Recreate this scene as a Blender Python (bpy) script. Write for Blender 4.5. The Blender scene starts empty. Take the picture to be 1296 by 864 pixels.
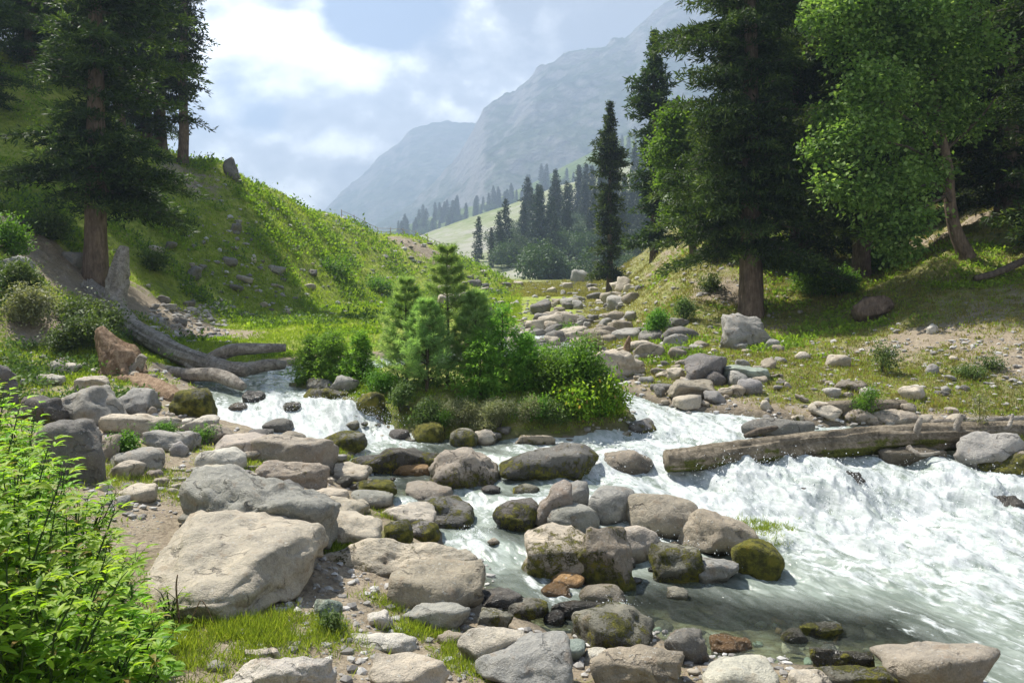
import bpy, math, random
import numpy as np

# ------------------------------------------------------------------ camera
F, CU, HV, CAMZ = 1008.0, 648.0, 350.0, 3.5
sc = bpy.context.scene
cam = bpy.data.objects.new("camera", bpy.data.cameras.new("camera"))
sc.collection.objects.link(cam); sc.camera = cam
cam.location = (0, 0, CAMZ); cam.rotation_euler = (math.radians(90), 0, 0)
cam.data.lens = 28.0; cam.data.sensor_width = 36.0
cam.data.shift_y = -82.0 / 1296.0
cam.data.clip_start = 0.05; cam.data.clip_end = 20000
# ------------------------------------------------------------------ light
SUN_AZ = (-0.70, 0.71); SUN_EL = math.radians(56)
_n = math.hypot(*SUN_AZ); SUN_DIR = np.array([SUN_AZ[0]/_n*math.cos(SUN_EL), SUN_AZ[1]/_n*math.cos(SUN_EL), math.sin(SUN_EL)])
sun = bpy.data.lights.new("sun", "SUN"); sun.energy = 5.0; sun.angle = math.radians(0.53); sun.color = (1.0, 0.955, 0.87)
so = bpy.data.objects.new("sun", sun); sc.collection.objects.link(so)
from mathutils import Vector, Matrix
so.rotation_euler = Vector(SUN_DIR).to_track_quat('Z', 'Y').to_euler()
sc.view_settings.view_transform = 'Standard'; sc.view_settings.look = 'None'
sc.view_settings.exposure = 1.25; sc.view_settings.gamma = 1.0
sc.render.engine = 'CYCLES'
cy = sc.cycles
cy.max_bounces = 6; cy.diffuse_bounces = 3; cy.glossy_bounces = 2; cy.transmission_bounces = 4
cy.transparent_max_bounces = 6; cy.volume_bounces = 1; cy.caustics_reflective = False; cy.caustics_refractive = False
cy.use_denoising = True; cy.sample_clamp_indirect = 4.0

def N(nt, typ, **kw):
    n = nt.nodes.new(typ)
    for k, v in kw.items():
        if k in n.inputs: n.inputs[k].default_value = v
        else: setattr(n, k, v)
    return n
def L(nt, a, b): nt.links.new(a, b)
def math_(nt, op, a, b=None, c=None, clamp=False):
    n = nt.nodes.new('ShaderNodeMath'); n.operation = op; n.use_clamp = clamp
    for i, x in enumerate((a, b, c)):
        if x is None: continue
        if isinstance(x, (int, float)): n.inputs[i].default_value = x
        else: nt.links.new(x, n.inputs[i])
    return n.outputs[0]
def mixc(nt, fac, a, b, mode='MIX'):
    n = nt.nodes.new('ShaderNodeMix'); n.data_type = 'RGBA'; n.blend_type = mode
    for s, x in ((n.inputs[0], fac), (n.inputs[6], a), (n.inputs[7], b)):
        if isinstance(x, (int, float)): s.default_value = x
        elif isinstance(x, tuple): s.default_value = (*x, 1.0) if len(x) == 3 else x
        else: nt.links.new(x, s)
    return n.outputs[2]
def noise(nt, vec, scale, detail=4, rough=0.55, dist=0.0):
    n = nt.nodes.new('ShaderNodeTexNoise')
    n.inputs['Scale'].default_value = scale; n.inputs['Detail'].default_value = detail
    n.inputs['Roughness'].default_value = rough; n.inputs['Distortion'].default_value = dist
    if vec is not None: nt.links.new(vec, n.inputs['Vector'])
    return n.outputs[0]
def remap(nt, x, a, b, c=0.0, d=1.0):
    n = nt.nodes.new('ShaderNodeMapRange'); n.clamp = True; n.interpolation_type = 'SMOOTHSTEP'
    nt.links.new(x, n.inputs[0])
    for i, v in zip((1, 2, 3, 4), (a, b, c, d)): n.inputs[i].default_value = v
    return n.outputs[0]
def ramp(nt, x, stops):
    n = nt.nodes.new('ShaderNodeValToRGB'); nt.links.new(x, n.inputs[0])
    e = n.color_ramp.elements
    while len(e) < len(stops): e.new(0.5)
    for el, (p, c) in zip(e, stops): el.position = p; el.color = (*c, 1)
    return n.outputs[0]

world = bpy.data.worlds.new("World"); sc.world = world; world.use_nodes = True
nt = world.node_tree; nt.nodes.clear()
sky = N(nt, 'ShaderNodeTexSky'); sky.sky_type = 'NISHITA'; sky.sun_disc = False
sky.sun_elevation = SUN_EL; sky.sun_rotation = math.atan2(SUN_DIR[0], SUN_DIR[1]); sky.altitude = 2500; sky.dust_density = 1.5
tc = N(nt, 'ShaderNodeTexCoord'); gen = tc.outputs['Generated']
sep = N(nt, 'ShaderNodeSeparateXYZ'); L(nt, gen, sep.inputs[0])
el = sep.outputs[2]
mp = N(nt, 'ShaderNodeMapping'); L(nt, gen, mp.inputs[0]); mp.inputs['Scale'].default_value = (1, 1, 1.5); mp.inputs['Location'].default_value = (0.30, 0.0, 0.22)
big = noise(nt, mp.outputs[0], 2.9, 9, 0.52, 0.1)
mp2 = N(nt, 'ShaderNodeMapping'); L(nt, gen, mp2.inputs[0]); mp2.inputs['Scale'].default_value = (1, 1, 1.5); mp2.inputs['Location'].default_value = (0.275, 0.01, 0.262)
big2 = noise(nt, mp2.outputs[0], 2.9, 9, 0.52, 0.1)
def lobe(d, k):   # direction lobe, 1 at direction d
    n = N(nt, 'ShaderNodeVectorMath', operation='DISTANCE'); L(nt, gen, n.inputs[0])
    v = np.array(d, float); v /= np.linalg.norm(v); n.inputs[1].default_value = tuple(v)
    return math_(nt, 'POWER', 2.718, math_(nt, 'MULTIPLY', math_(nt, 'POWER', n.outputs['Value'], 2.0), -k))
def dirof(u, v): return ((u-CU)/F, 1.0, (HV-v)/F)
hole = math_(nt, 'ADD', lobe(dirof(480, 0), 330.0), math_(nt, 'ADD', math_(nt, 'MULTIPLY', lobe(dirof(283, 110), 150.0), .45), math_(nt, 'MULTIPLY', lobe(dirof(345, 158), 900.0), .35)))
cov = math_(nt, 'SUBTRACT', math_(nt, 'ADD', big, 0.17), math_(nt, 'MULTIPLY', hole, 0.42))
cov = math_(nt, 'SUBTRACT', cov, math_(nt, 'MULTIPLY', remap(nt, el, 0.40, 0.62), 0.42))
cmask = remap(nt, cov, 0.44, 0.56)
# shading of the clouds: edges towards the sun bright, thick bellies grey
grey = math_(nt, 'ADD', lobe(dirof(690, 60), 9.0), math_(nt, 'MULTIPLY', lobe(dirof(370, 165), 300.0), 0.6))
lit = math_(nt, 'SUBTRACT', big, big2)
br = math_(nt, 'ADD', math_(nt, 'MULTIPLY', lit, 4.6), 0.45)
br = math_(nt, 'ADD', br, math_(nt, 'MULTIPLY', lobe(dirof(390, 130), 11.0), 0.30))
br = math_(nt, 'SUBTRACT', br, math_(nt, 'MULTIPLY', grey, 0.26))
br = math_(nt, 'SUBTRACT', br, math_(nt, 'MULTIPLY', remap(nt, cov, 0.62, 0.9), 0.12))
br = math_(nt, 'MAXIMUM', math_(nt, 'MINIMUM', br, 1.15), 0.2)
ccol = ramp(nt, br, [(0.0, (0.26, 0.29, 0.34)), (0.28, (0.46, 0.49, 0.55)), (0.52, (0.95, 0.97, 1.0)), (0.75, (2.2, 2.2, 2.15)), (1.0, (3.0, 3.0, 2.9))])
skyc = mixc(nt, 1.0, sky.outputs[0], (0.10, 0.10, 0.10), 'MULTIPLY')
skyc = mixc(nt, 0.25, skyc, (0.38, 0.48, 0.66))
fin = mixc(nt, cmask, skyc, ccol)
bg = N(nt, 'ShaderNodeBackground', Strength=0.50); L(nt, fin, bg.inputs[0])
ow = N(nt, 'ShaderNodeOutputWorld'); L(nt, bg.outputs[0], ow.inputs[0])
world.cycles.sampling_method = 'MANUAL'; world.cycles.sample_map_resolution = 512

# ------------------------------------------------------------------ numpy helpers
_rng0 = np.random.RandomState(7)
_perm = _rng0.permutation(256); _perm = np.concatenate([_perm, _perm, _perm])
_g = _rng0.normal(size=(256, 3)); _g /= np.linalg.norm(_g, axis=1)[:, None]
def perlin(p):
    p = np.asarray(p, float); i = np.floor(p).astype(np.int64); f = p - i; i &= 255
    w = f*f*f*(f*(f*6-15)+10); out = np.zeros(len(p))
    for dx in (0, 1):
        wx = w[:, 0] if dx else 1-w[:, 0]
        a = _perm[(i[:, 0]+dx) & 255]
        for dy in (0, 1):
            wy = w[:, 1] if dy else 1-w[:, 1]
            b = _perm[a + ((i[:, 1]+dy) & 255)]
            for dz in (0, 1):
                wz = w[:, 2] if dz else 1-w[:, 2]
                g = _g[_perm[b + ((i[:, 2]+dz) & 255)]]
                out += wx*wy*wz*(g[:, 0]*(f[:, 0]-dx)+g[:, 1]*(f[:, 1]-dy)+g[:, 2]*(f[:, 2]-dz))
    return out*1.5
def fbm(p, octv=4, rough=0.5, ridged=False):
    p = np.asarray(p, float); s = np.zeros(len(p)); a = 1.0; t = 0
    for k in range(octv):
        n = perlin(p*(2.03**k) + k*17.3)
        s += a*((1-2*np.abs(n)) if ridged else n); t += a; a *= rough
    return s/t
def P3(x, y, z=0.0, s=1.0):
    x = np.asarray(x, float); return np.stack([x.ravel()*s, np.broadcast_to(y, x.shape).ravel()*s, np.broadcast_to(z, x.shape).ravel()*s], 1)
def sstep(x, a, b):
    t = np.clip((x-a)/(b-a), 0, 1); return t*t*(3-2*t)

def mesh_np(name, V, Fa, mat=None, attrs=None, smooth=True):
    """V (n,3), Fa (m,3|4) int"""
    V = np.asarray(V, np.float32); Fa = np.asarray(Fa, np.int32)
    m = bpy.data.meshes.new(name)
    k = Fa.shape[1]
    m.vertices.add(len(V)); m.vertices.foreach_set('co', V.ravel())
    m.loops.add(Fa.size); m.loops.foreach_set('vertex_index', Fa.ravel())
    m.polygons.add(len(Fa)); m.polygons.foreach_set('loop_start', np.arange(len(Fa), dtype=np.int32)*k)
    m.update(calc_edges=True)
    m.polygons.foreach_set('use_smooth', np.full(len(Fa), bool(smooth)))
    if attrs:
        for an, av in attrs.items():
            at = m.attributes.new(an, 'FLOAT', 'POINT'); at.data.foreach_set('value', np.asarray(av, np.float32).ravel())
    if mat: m.materials.append(mat)
    return m
def grid_faces(nr, nc):
    i = np.arange(nr-1)[:, None]*nc + np.arange(nc-1)[None, :]
    return np.stack([i, i+1, i+nc+1, i+nc], -1).reshape(-1, 4)
def tag(o, label=None, cat=None, group=None, kind=None):
    if label: o['label'] = label
    if cat: o['category'] = cat
    if group: o['group'] = group
    if kind: o['kind'] = kind
    return o
def link(name, me, parent=None, loc=None):
    o = bpy.data.objects.new(name, me); sc.collection.objects.link(o)
    if parent: o.parent = parent
    if loc is not None: o.location = loc
    return o
def empty(name, loc):
    o = bpy.data.objects.new(name, None); sc.collection.objects.link(o); o.location = loc; o.empty_display_size = .2
    return o
def mat_new(name):
    m = bpy.data.materials.new(name); m.use_nodes = True; nt = m.node_tree; nt.nodes.clear()
    out = N(nt, 'ShaderNodeOutputMaterial'); return m, nt, out
def attr(nt, name):
    a = N(nt, 'ShaderNodeAttribute'); a.attribute_name = name; return a.outputs['Fac']
def pos(nt):
    return N(nt, 'ShaderNodeNewGeometry').outputs['Position']

# ------------------------------------------------------------------ terrain shape
def at(u, v, d): return np.array([(u-CU)/F*d, d, CAMZ-(v-HV)/F*d])
def Wf(x, y):
    """height of the water surface: stepped terraces on the left, one long rapid on the right"""
    yl = [0, 9.6, 10.15, 11.1, 11.5, 12.7, 13.15, 14.2, 15.3, 17, 19.4, 30, 45, 60, 75, 100, 200]
    zl = [-.03, .02, .14, .17, .33, .36, .53, .56, .92, 1.0, 1.05, 1.2, 1.4, 1.6, 1.75, 2.2, 3]
    yr = [0, 11.2, 12.35, 12.75, 14.0, 15.8, 17, 19.4, 30, 45, 60, 75, 100, 200]
    zr = [-.03, .05, .44, .54, .60, .86, .95, 1.05, 1.2, 1.4, 1.6, 1.75, 2.2, 3]
    wob = 0.22*np.sin(x*1.7)+0.12*np.sin(x*3.9+1)
    l = np.interp(y+wob*sstep(y, 8, 10)*(1-sstep(y, 16, 18)), yl, zl); r = np.interp(y+wob*.8*sstep(y, 9, 11)*(1-sstep(y, 16, 18)), yr, zr)
    t = sstep(x-.1*(y-12), 1.6, 2.8)
    return l*(1-t)+r*t
def w_at(u, v):
    a = (u-CU)/F; ys = np.linspace(4, 75, 8000)
    ray = CAMZ-(v-HV)/F*ys; h = Wf(a*ys, ys)
    k = np.argmax(ray <= h) if (ray <= h).any() else len(ys)-1
    return a*ys[k], ys[k]
outer = [(2100, 900), (1500, 905), (1296, 880), (1200, 860), (1110, 850), (1000, 842), (890, 835), (830, 803), (770, 806), (700, 806), (655, 780), (640, 762), (612, 742), (604, 715),
 (560, 690), (545, 662), (505, 655), (490, 632), (470, 608), (436, 592), (452, 572), (410, 566), (350, 556), (290, 545), (268, 528), (268, 505), (248, 492),
 (246, 480), (300, 470), (380, 462), (500, 452), (600, 441), (650, 430), (668, 419), (690, 412), (720, 412), (736, 418), (738, 428), (740, 448), (765, 478), (800, 500),
 (860, 520), (950, 528), (1040, 541), (1150, 541), (1220, 548), (1296, 552), (1500, 556), (2100, 560)]
island = [(362, 488), (420, 500), (455, 516), (490, 540), (528, 556), (600, 560), (660, 556), (730, 552), (795, 547), (806, 532), (785, 512), (762, 496), (735, 482), (700, 467), (640, 458), (560, 465), (470, 473), (400, 480)]
bar = [(640, 690), (700, 676), (760, 668), (830, 660), (900, 668), (945, 690), (965, 722), (880, 735), (760, 738), (690, 716)]
POLY = [np.array([w_at(u, v) for u, v in p]) for p in (outer, island)]
def sdist(x, y, poly):
    """signed distance, negative inside"""
    x = x.ravel(); y = y.ravel(); best = np.full(len(x), 1e9); ins = np.zeros(len(x), bool)
    n = len(poly)
    for i in range(n):
        ax, ay = poly[i]; bx, by = poly[(i+1) % n]
        ex, ey = bx-ax, by-ay
        t = np.clip(((x-ax)*ex+(y-ay)*ey)/(ex*ex+ey*ey+1e-12), 0, 1)
        best = np.minimum(best, (x-ax-t*ex)**2+(y-ay-t*ey)**2)
        if ay != by:
            c = ((ay > y) != (by > y)) & (x < ex*(y-ay)/(by-ay)+ax); ins ^= c
    d = np.sqrt(best); return np.where(ins, -d, d)
def shore(x, y):
    sh = x.shape
    n = fbm(P3(x, y, 0, 1.3), 3)*.18
    so_ = sdist(x, y, POLY[0]); si = sdist(x, y, POLY[1])
    return (np.maximum(so_, -si)+n).reshape(sh), si.reshape(sh)
# control points of the land: (u, v, distance) or (u, None, d, z)
CP = [(648, None, 1, 1.95), (100, None, 1, 2.0), (1300, None, 1, 1.8), (-600, None, 1.5, 2.3), (1900, None, 1.2, 1.5), (648, None, 2.5, 1.65), (200, None, 2.6, 1.75), (1200, None, 2.6, 1.3),
 (200, 864, 5.2), (0, 860, 4.6), (-200, None, 4.2, 1.45), (-600, None, 4.5, 1.9), (450, 864, 5.6), (648, None, 4.5, .75), (900, None, 5.0, .35), (1200, None, 5, .25), (1800, None, 5, .2),
 (300, 830, 5.7), (450, 760, 7.3), (200, 790, 6.1), (60, 700, 6.9), (-100, 620, 8.3), (-500, None, 8, 2.6), (520, 790, 7.2), (500, 700, 8.9), (420, 640, 10.2), (330, 600, 11.0), (200, 600, 10.3), (50, 560, 10.8), (-100, 520, 11.5), (-500, None, 12, 4.0),
 (100, 530, 13.2), (180, 500, 14.6), (100, 480, 16), (40, 440, 18), (180, 455, 18), (60, 400, 19), (0, 330, 21), (-150, 260, 21), (-500, None, 20, 9.5), (80, 350, 24), (0, 250, 28), (-100, 120, 34), (-500, None, 35, 17), (0, 60, 46), (-300, -80, 50), (100, 110, 50), (30, 300, 25),
 (120, 358, 26), (200, 400, 25), (160, 430, 22), (230, 440, 25), (300, 440, 27), (230, 405, 29), (330, 425, 32), (375, 408, 37), (180, 330, 32), (200, 190, 50), (232, 217, 48), (275, 200, 50), (350, 237, 58), (420, 264, 68), (520, 297, 82), (600, 342, 92), (640, 363, 96),
 (300, 310, 41), (250, 330, 36), (300, 380, 36), (380, 340, 46), (450, 340, 58), (450, 400, 45), (520, 350, 66), (560, 375, 60), (600, 398, 47), (640, 408, 37), (500, 415, 42), (650, 385, 60), (690, 392, 50), (720, 377, 70),
 (275, None, 60, 8), (350, None, 70, 7), (420, None, 82, 6), (520, None, 98, 4), (600, None, 110, .5), (200, None, 62, 12), (0, None, 60, 15), (-300, None, 70, 20), (-300, None, 130, 14), (200, None, 130, 4), (500, None, 135, -1),
 (640, None, 75, 2.15), (700, 362, 92), (735, 353, 104), (790, 353, 100), (680, 357, 105), (735, None, 80, 2.4), (700, None, 140, -1), (800, None, 140, -1),
 (745, 410, 40), (735, 425, 31), (760, 395, 48), (770, 378, 60), (780, 364, 62), (800, 352, 56), (830, 328, 52), (820, 400, 33), (800, 430, 30), (790, 470, 21), (810, 500, 17.8), (860, 500, 17.6), (850, 395, 29), (880, 365, 31), (880, 320, 38), (850, 307, 48), (900, 420, 25), (950, 402, 28),
 (1000, 490, 17.2), (1000, 440, 22), (1040, 520, 16), (1100, 470, 18.5), (1200, 520, 15.8), (1250, 500, 16), (1296, 535, 14.9), (1296, 400, 20), (1296, 345, 24), (1200, 320, 27), (1200, 400, 21.5), (1100, 400, 24), (1080, 352, 31), (1000, 330, 34), (1140, 325, 35), (1250, 262, 35), (1296, 200, 46), (1000, 250, 46), (900, 275, 52), (1150, 230, 50), (1296, 60, 75), (1000, None, 120, 24), (1600, None, 100, 38),
 (1600, 480, 15.5), (1600, 250, 28), (1900, 500, 15), (1900, 200, 28), (1900, None, 50, 22), (860, None, 80, 9), (860, None, 130, 9)]
cx, cz = [], []
for c in CP:
    u, v, d = c[:3]; z = c[3] if v is None else CAMZ-(v-HV)/F*d
    cx.append(((u-CU)/F*1.7, math.log(d))); cz.append(z)
cx = np.array(cx); cz = np.array(cz)
def tps(r2): return 0.5*r2*np.log(r2+1e-12)
_D = ((cx[:, None]-cx[None])**2).sum(-1); n_ = len(cx)
_A = np.zeros((n_+3, n_+3)); _A[:n_, :n_] = tps(_D)+np.eye(n_)*0.004; _A[:n_, n_] = 1; _A[:n_, n_+1:] = cx; _A[n_, :n_] = 1; _A[n_+1:, :n_] = cx.T
_w = np.linalg.solve(_A, np.concatenate([cz, [0, 0, 0]]))
def base_h(x, y):
    q = np.stack([x.ravel()/y.ravel()*1.7, np.log(y.ravel())], 1); o = np.empty(len(q))
    for s in range(0, len(q), 40000):
        qq = q[s:s+40000]; r = ((qq[:, None]-cx[None])**2).sum(-1)
        o[s:s+40000] = tps(r)@_w[:n_]+_w[n_]+qq@_w[n_+1:]
    return o.reshape(x.shape)

GREY_SPOTS = []   # bare earth: (u, v, d, radius, strength)
bare = [(30, 300, 25, 2.2, .9), (70, 335, 25, 1.8, .9), (10, 320, 22, 2, .7), (60, 420, 19, .8, .9), (45, 395, 19.5, .6, .9), (100, 370, 24, 1.6, .6), (215, 215, 46, 3, .6), (235, 240, 44, 2, .6), (540, 338, 74, 3, .8), (515, 322, 76, 2.5, .6), (470, 300, 74, 2.5, .4),
 (400, 850, 5.6, .9, 1.), (520, 860, 5.8, .8, .9), (300, 838, 5.7, .5, 1.), (450, 790, 6.8, .8, 1.), (430, 735, 7.8, .7, 1.), (480, 760, 7.2, .6, 1.), (300, 640, 9.2, .8, .9), (180, 620, 9.8, .8, .9), (230, 610, 10, 1.2, .8), (150, 550, 12.5, 1.2, .7), (400, 610, 10.3, .7, .6),
 (1200, 420, 20, 2.4, .45), (1296, 380, 21, 2.6, .5), (1120, 440, 20.5, 1.5, .5), (1280, 460, 17.5, 1.6, .6), (920, 385, 30, 2, .7), (960, 410, 26, 1.5, .7), (880, 350, 33, 2.5, .45), (860, 315, 44, 3, .6), (1230, 280, 33, 3, .8), (900, 440, 22, 1.3, .5), (1100, 300, 40, 6, .4),
 (220, 405, 28, 2.2, 1.), (270, 425, 27, 2, 1.), (200, 390, 27, 1.5, 1.)]

YR = np.concatenate([np.geomspace(1.0, 4.6, 40, endpoint=False), 1/np.linspace(1/4.6, 1/24, 470, endpoint=False), np.geomspace(24, 125, 330), np.geomspace(127, 150, 8)])
AC = np.concatenate([np.linspace(-1.5, -.76, 40, endpoint=False), np.linspace(-.76, .76, 820), np.linspace(.765, 1.5, 40)])
GA, GY = np.meshgrid(AC, YR); GX = GA*GY
S, SI = shore(GX, GY)
W = Wf(GX, GY)
B = base_h(GX, GY)
near = 1/(1+GY/12)
dist = GY
slope_w = sstep(B-W, 1.0, 3.0)
B = B + fbm(P3(GX, GY, 0, .35), 4).reshape(GX.shape)*(.10+.35*slope_w) + fbm(P3(GX, GY, 3, 2.2), 3).reshape(GX.shape)*(.035+.06*slope_w+.16*slope_w*sstep(GY, 16, 30))
# sheep-track terraces along the contour of the steep turf
ter = B/0.62+fbm(P3(GX, GY, 9, .25), 3).reshape(GX.shape)*1.6; fr = ter-np.floor(ter)
tw = slope_w*sstep(GY, 18, 26)
B = B + tw*(0.26*(sstep(fr, 0, .75)-fr))*(.4+.6*sstep(fbm(P3(GX, GY, 5, .5), 2).reshape(GX.shape), -.2, .2))
isl = W+.05+.26*sstep(-SI, 0, 1.3)+fbm(P3(GX, GY, 1, 1.5), 3).reshape(GX.shape)*.12
land = np.where(SI < 0, isl, np.maximum(B, W+.06+.10*np.clip(S, 0, 3)))
k = sstep(S, 0, .9)
up = W+.02+.22*np.clip(S, 0, 1)**.7
landb = np.where(SI < 0, land, up*(1-k)+land*k)
landb = np.where(S > 0, landb, 0)
bed = W-.04-.27*np.clip(-S, 0, 1.3)
T = np.where(S > 0, landb, bed) + fbm(P3(GX, GY, 2, 6.), 3).reshape(GX.shape)*.025*sstep(GY, 2, 5)
G = np.maximum(T, np.where(S < .3, W, -99))     # ground or water, whichever is on top
def interp(field, x, y):
    x = np.atleast_1d(np.asarray(x, float)); y = np.atleast_1d(np.asarray(y, float))
    a = np.clip(x/y, AC[0]+1e-6, AC[-1]-1e-6); yy = np.clip(y, YR[0]+1e-6, YR[-1]-1e-6)
    i = np.clip(np.searchsorted(YR, yy)-1, 0, len(YR)-2); j = np.clip(np.searchsorted(AC, a)-1, 0, len(AC)-2)
    fy = (yy-YR[i])/(YR[i+1]-YR[i]); fx = (a-AC[j])/(AC[j+1]-AC[j])
    return (field[i, j]*(1-fx)+field[i, j+1]*fx)*(1-fy)+(field[i+1, j]*(1-fx)+field[i+1, j+1]*fx)*fy
def gz(x, y): return float(interp(G, x, y)[0])
def tz(x, y): return float(interp(T, x, y)[0])
def hit(u, v, field=None):
    """where the sight line through (u, v) meets ground or water"""
    g = G if field is None else field
    a = (u-CU)/F; ys = np.geomspace(2.5, 124, 5000)
    h = interp(g, a*ys, ys); ray = CAMZ-(v-HV)/F*ys
    ok = ray <= h
    if not ok.any(): return None
    k = np.argmax(ok); return np.array([a*ys[k], ys[k], h[k]])

# vegetation / bare earth attributes
turf = np.ones(GX.shape)
for u, v, d, r, s in bare:
    p = at(u, v, d); q = (GX-p[0])**2+(GY-p[1])**2
    turf *= 1-s*np.exp(-q/(r*r))
turf *= sstep(S, .15, 1.6)*.7+.3
leftbank = (1-sstep(GX/GY, -.33, -.2))*(1-sstep(GY, 17, 20))*sstep(GY, 5.8, 7.5)
turf *= 1-.45*leftbank
turf *= 1-.35*(1-sstep(GY, 7, 9))
turf[SI < 0] = np.maximum(turf, .8)[SI < 0]
lush = np.where(GX/GY < .08, 1.0, .30)*sstep(GY, 3, 30)*(1-.65*sstep(GY, 62, 78)*sstep(GX/GY, -.02, .03))
turf = np.clip(turf+fbm(P3(GX, GY, 7, .9), 4).reshape(GX.shape)*.45, 0, 1)
farm = sstep(GY, 62, 80)*(1-sstep(np.abs(GX/GY-.07), .1, .3))
wetm = 1-sstep(S, .0, .35)

# ------------------------------------------------------------------ ground
m, nt, out = mat_new('turf_and_soil')
p = pos(nt); tf = attr(nt, 'turf'); lu = attr(nt, 'lush'); wt = attr(nt, 'wet')
n1 = noise(nt, p, 0.35, 6, .6); n2 = noise(nt, p, 2.6, 8, .72); n3 = noise(nt, p, 22, 4, .6)
gcol = ramp(nt, math_(nt, 'ADD', math_(nt, 'MULTIPLY', n2, .6), math_(nt, 'MULTIPLY', n1, .4)), [(.30, (.05, .075, .018)), (.42, (.16, .205, .03)), (.52, (.28, .335, .045)), (.66, (.38, .36, .10))])
gcol2 = ramp(nt, n2, [(.32, (.075, .08, .03)), (.47, (.17, .165, .06)), (.6, (.27, .225, .12))])
gcol = mixc(nt, lu, gcol2, gcol)
dcol = ramp(nt, math_(nt, 'ADD', math_(nt, 'MULTIPLY', n2, .5), math_(nt, 'MULTIPLY', n3, .5)), [(.3, (.14, .11, .075)), (.5, (.30, .245, .175)), (.7, (.44, .38, .29))])
tf = math_(nt, 'SUBTRACT', tf, math_(nt, 'MULTIPLY', attr(nt, 'riser'), .42))
tm = remap(nt, math_(nt, 'ADD', tf, math_(nt, 'MULTIPLY', math_(nt, 'SUBTRACT', n3, .5), .9)), .38, .62)
col = mixc(nt, tm, dcol, gcol)
vo = N(nt, 'ShaderNodeTexVoronoi', Scale=16.0); L(nt, p, vo.inputs['Vector'])
peb = remap(nt, vo.outputs['Distance'], .22, .3, 1, 0); peb = math_(nt, 'MULTIPLY', peb, remap(nt, n2, .5, .62))
peb = math_(nt, 'MULTIPLY', peb, remap(nt, tf, .3, .75, 1, .25))
col = mixc(nt, peb, col, mixc(nt, .5, vo.outputs['Color'], (.40, .38, .34), 'MIX'))
col = mixc(nt, peb, col, (.36, .345, .32))
bd = attr(nt, 'bed')
bcol = ramp(nt, noise(nt, p, 5, 5, .7), [(.35, (.07, .065, .04)), (.5, (.32, .27, .15)), (.62, (.50, .48, .34))])
col = mixc(nt, bd, col, bcol)
col = mixc(nt, math_(nt, 'MULTIPLY', wt, .55), col, (.05, .045, .035))
pb = N(nt, 'ShaderNodeBsdfPrincipled', Roughness=.9); L(nt, col, pb.inputs['Base Color']); pb.inputs['Specular IOR Level'].default_value = .2
bm = N(nt, 'ShaderNodeBump', Strength=1.0, Distance=.10)
L(nt, math_(nt, 'ADD', math_(nt, 'ADD', n2, math_(nt, 'MULTIPLY', n3, .35)), math_(nt, 'MULTIPLY', peb, .25)), bm.inputs['Height']); L(nt, bm.outputs[0], pb.inputs['Normal'])
L(nt, pb.outputs[0], out.inputs[0])
MG = m
V = np.stack([GX, GY, T], -1).reshape(-1, 3)
# skirt behind and beyond, so that the sheet runs on past the modelled valley
g = link('ground', mesh_np('ground', V, grid_faces(*GX.shape), MG, {'turf': turf, 'lush': lush, 'wet': wetm, 'bed': (S < 0).astype(float), 'riser': sstep(fr, .70, .92)*tw}))
tag(g, kind='structure')

# ------------------------------------------------------------------ water
wy = np.concatenate([1/np.linspace(1/2.6, 1/5.8, 60, endpoint=False), 1/np.linspace(1/5.8, 1/22, 560, endpoint=False), np.geomspace(22, 74, 90)])
wa = np.concatenate([np.linspace(-.5, -.42, 10, endpoint=False), np.linspace(-.42, .76, 1000), np.linspace(.765, 1.45, 60)])
WA, WY = np.meshgrid(wa, wy); WX = WA*WY
s2, si2 = shore(WX, WY)
w0 = Wf(WX, WY); dy = (Wf(WX, WY+.1)-Wf(WX, WY-.1))/.2
FO = [(1296, 864, .55), (1296, 780, .85), (1150, 800, .5), (1200, 740, .85), (1100, 780, .25), (1000, 780, .12), (950, 800, .08), (880, 770, .15), (830, 760, .3), (800, 800, .2), (900, 740, .3), (1000, 740, .45), (1060, 720, .7), (950, 710, .6), (1010, 690, 1), (1100, 680, 1), (1200, 680, 1), (1296, 700, .9), (1000, 650, 1), (1100, 640, .95), (1200, 630, .7), (1250, 620, .55), (1150, 600, .45), (1180, 590, .4), (1060, 600, .6),
 (1000, 590, .8), (950, 610, .9), (890, 610, .8), (850, 615, 1), (820, 600, 1), (800, 575, .95), (830, 545, .95), (900, 540, .9), (950, 520, .8), (1000, 540, .85), (1040, 560, .6), (800, 515, .9), (850, 530, .8), (770, 505, .9), (1250, 575, .4), (1700, 700, .9), (1700, 600, .8), (1700, 850, .7),
 (300, 495, .6), (330, 510, .85), (400, 520, 1), (350, 530, 1), (440, 530, 1), (470, 550, .9), (500, 565, .6), (560, 570, .35), (600, 575, .45), (520, 590, .35), (640, 600, .7), (620, 630, .35), (560, 625, .25), (540, 605, .35), (700, 600, .75), (740, 600, .9), (600, 655, .8), (560, 665, .4), (570, 690, .6), (620, 690, .5), (650, 675, .35), (620, 720, .6), (650, 735, .45), (600, 740, .3), (700, 740, .5), (660, 790, .2), (720, 800, .3), (760, 780, .7), (830, 790, .7), (700, 700, .3), (280, 482, .5), (700, 422, .9), (740, 400, .8), (600, 450, .6)]
fp = np.array([w_at(u, v) for u, v, _ in FO]); fv = np.array([f for *_, f in FO])
num = np.zeros(WX.shape); den = np.zeros(WX.shape)
for (px, py), f in zip(fp, fv):
    q = ((WX-px)**2+((WY-py)*1.0)**2)/(WY*WY)*180
    k_ = 1/(q+.12)**2; num += k_*f; den += k_
foam = num/den*.9
sh = WX.shape
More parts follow.
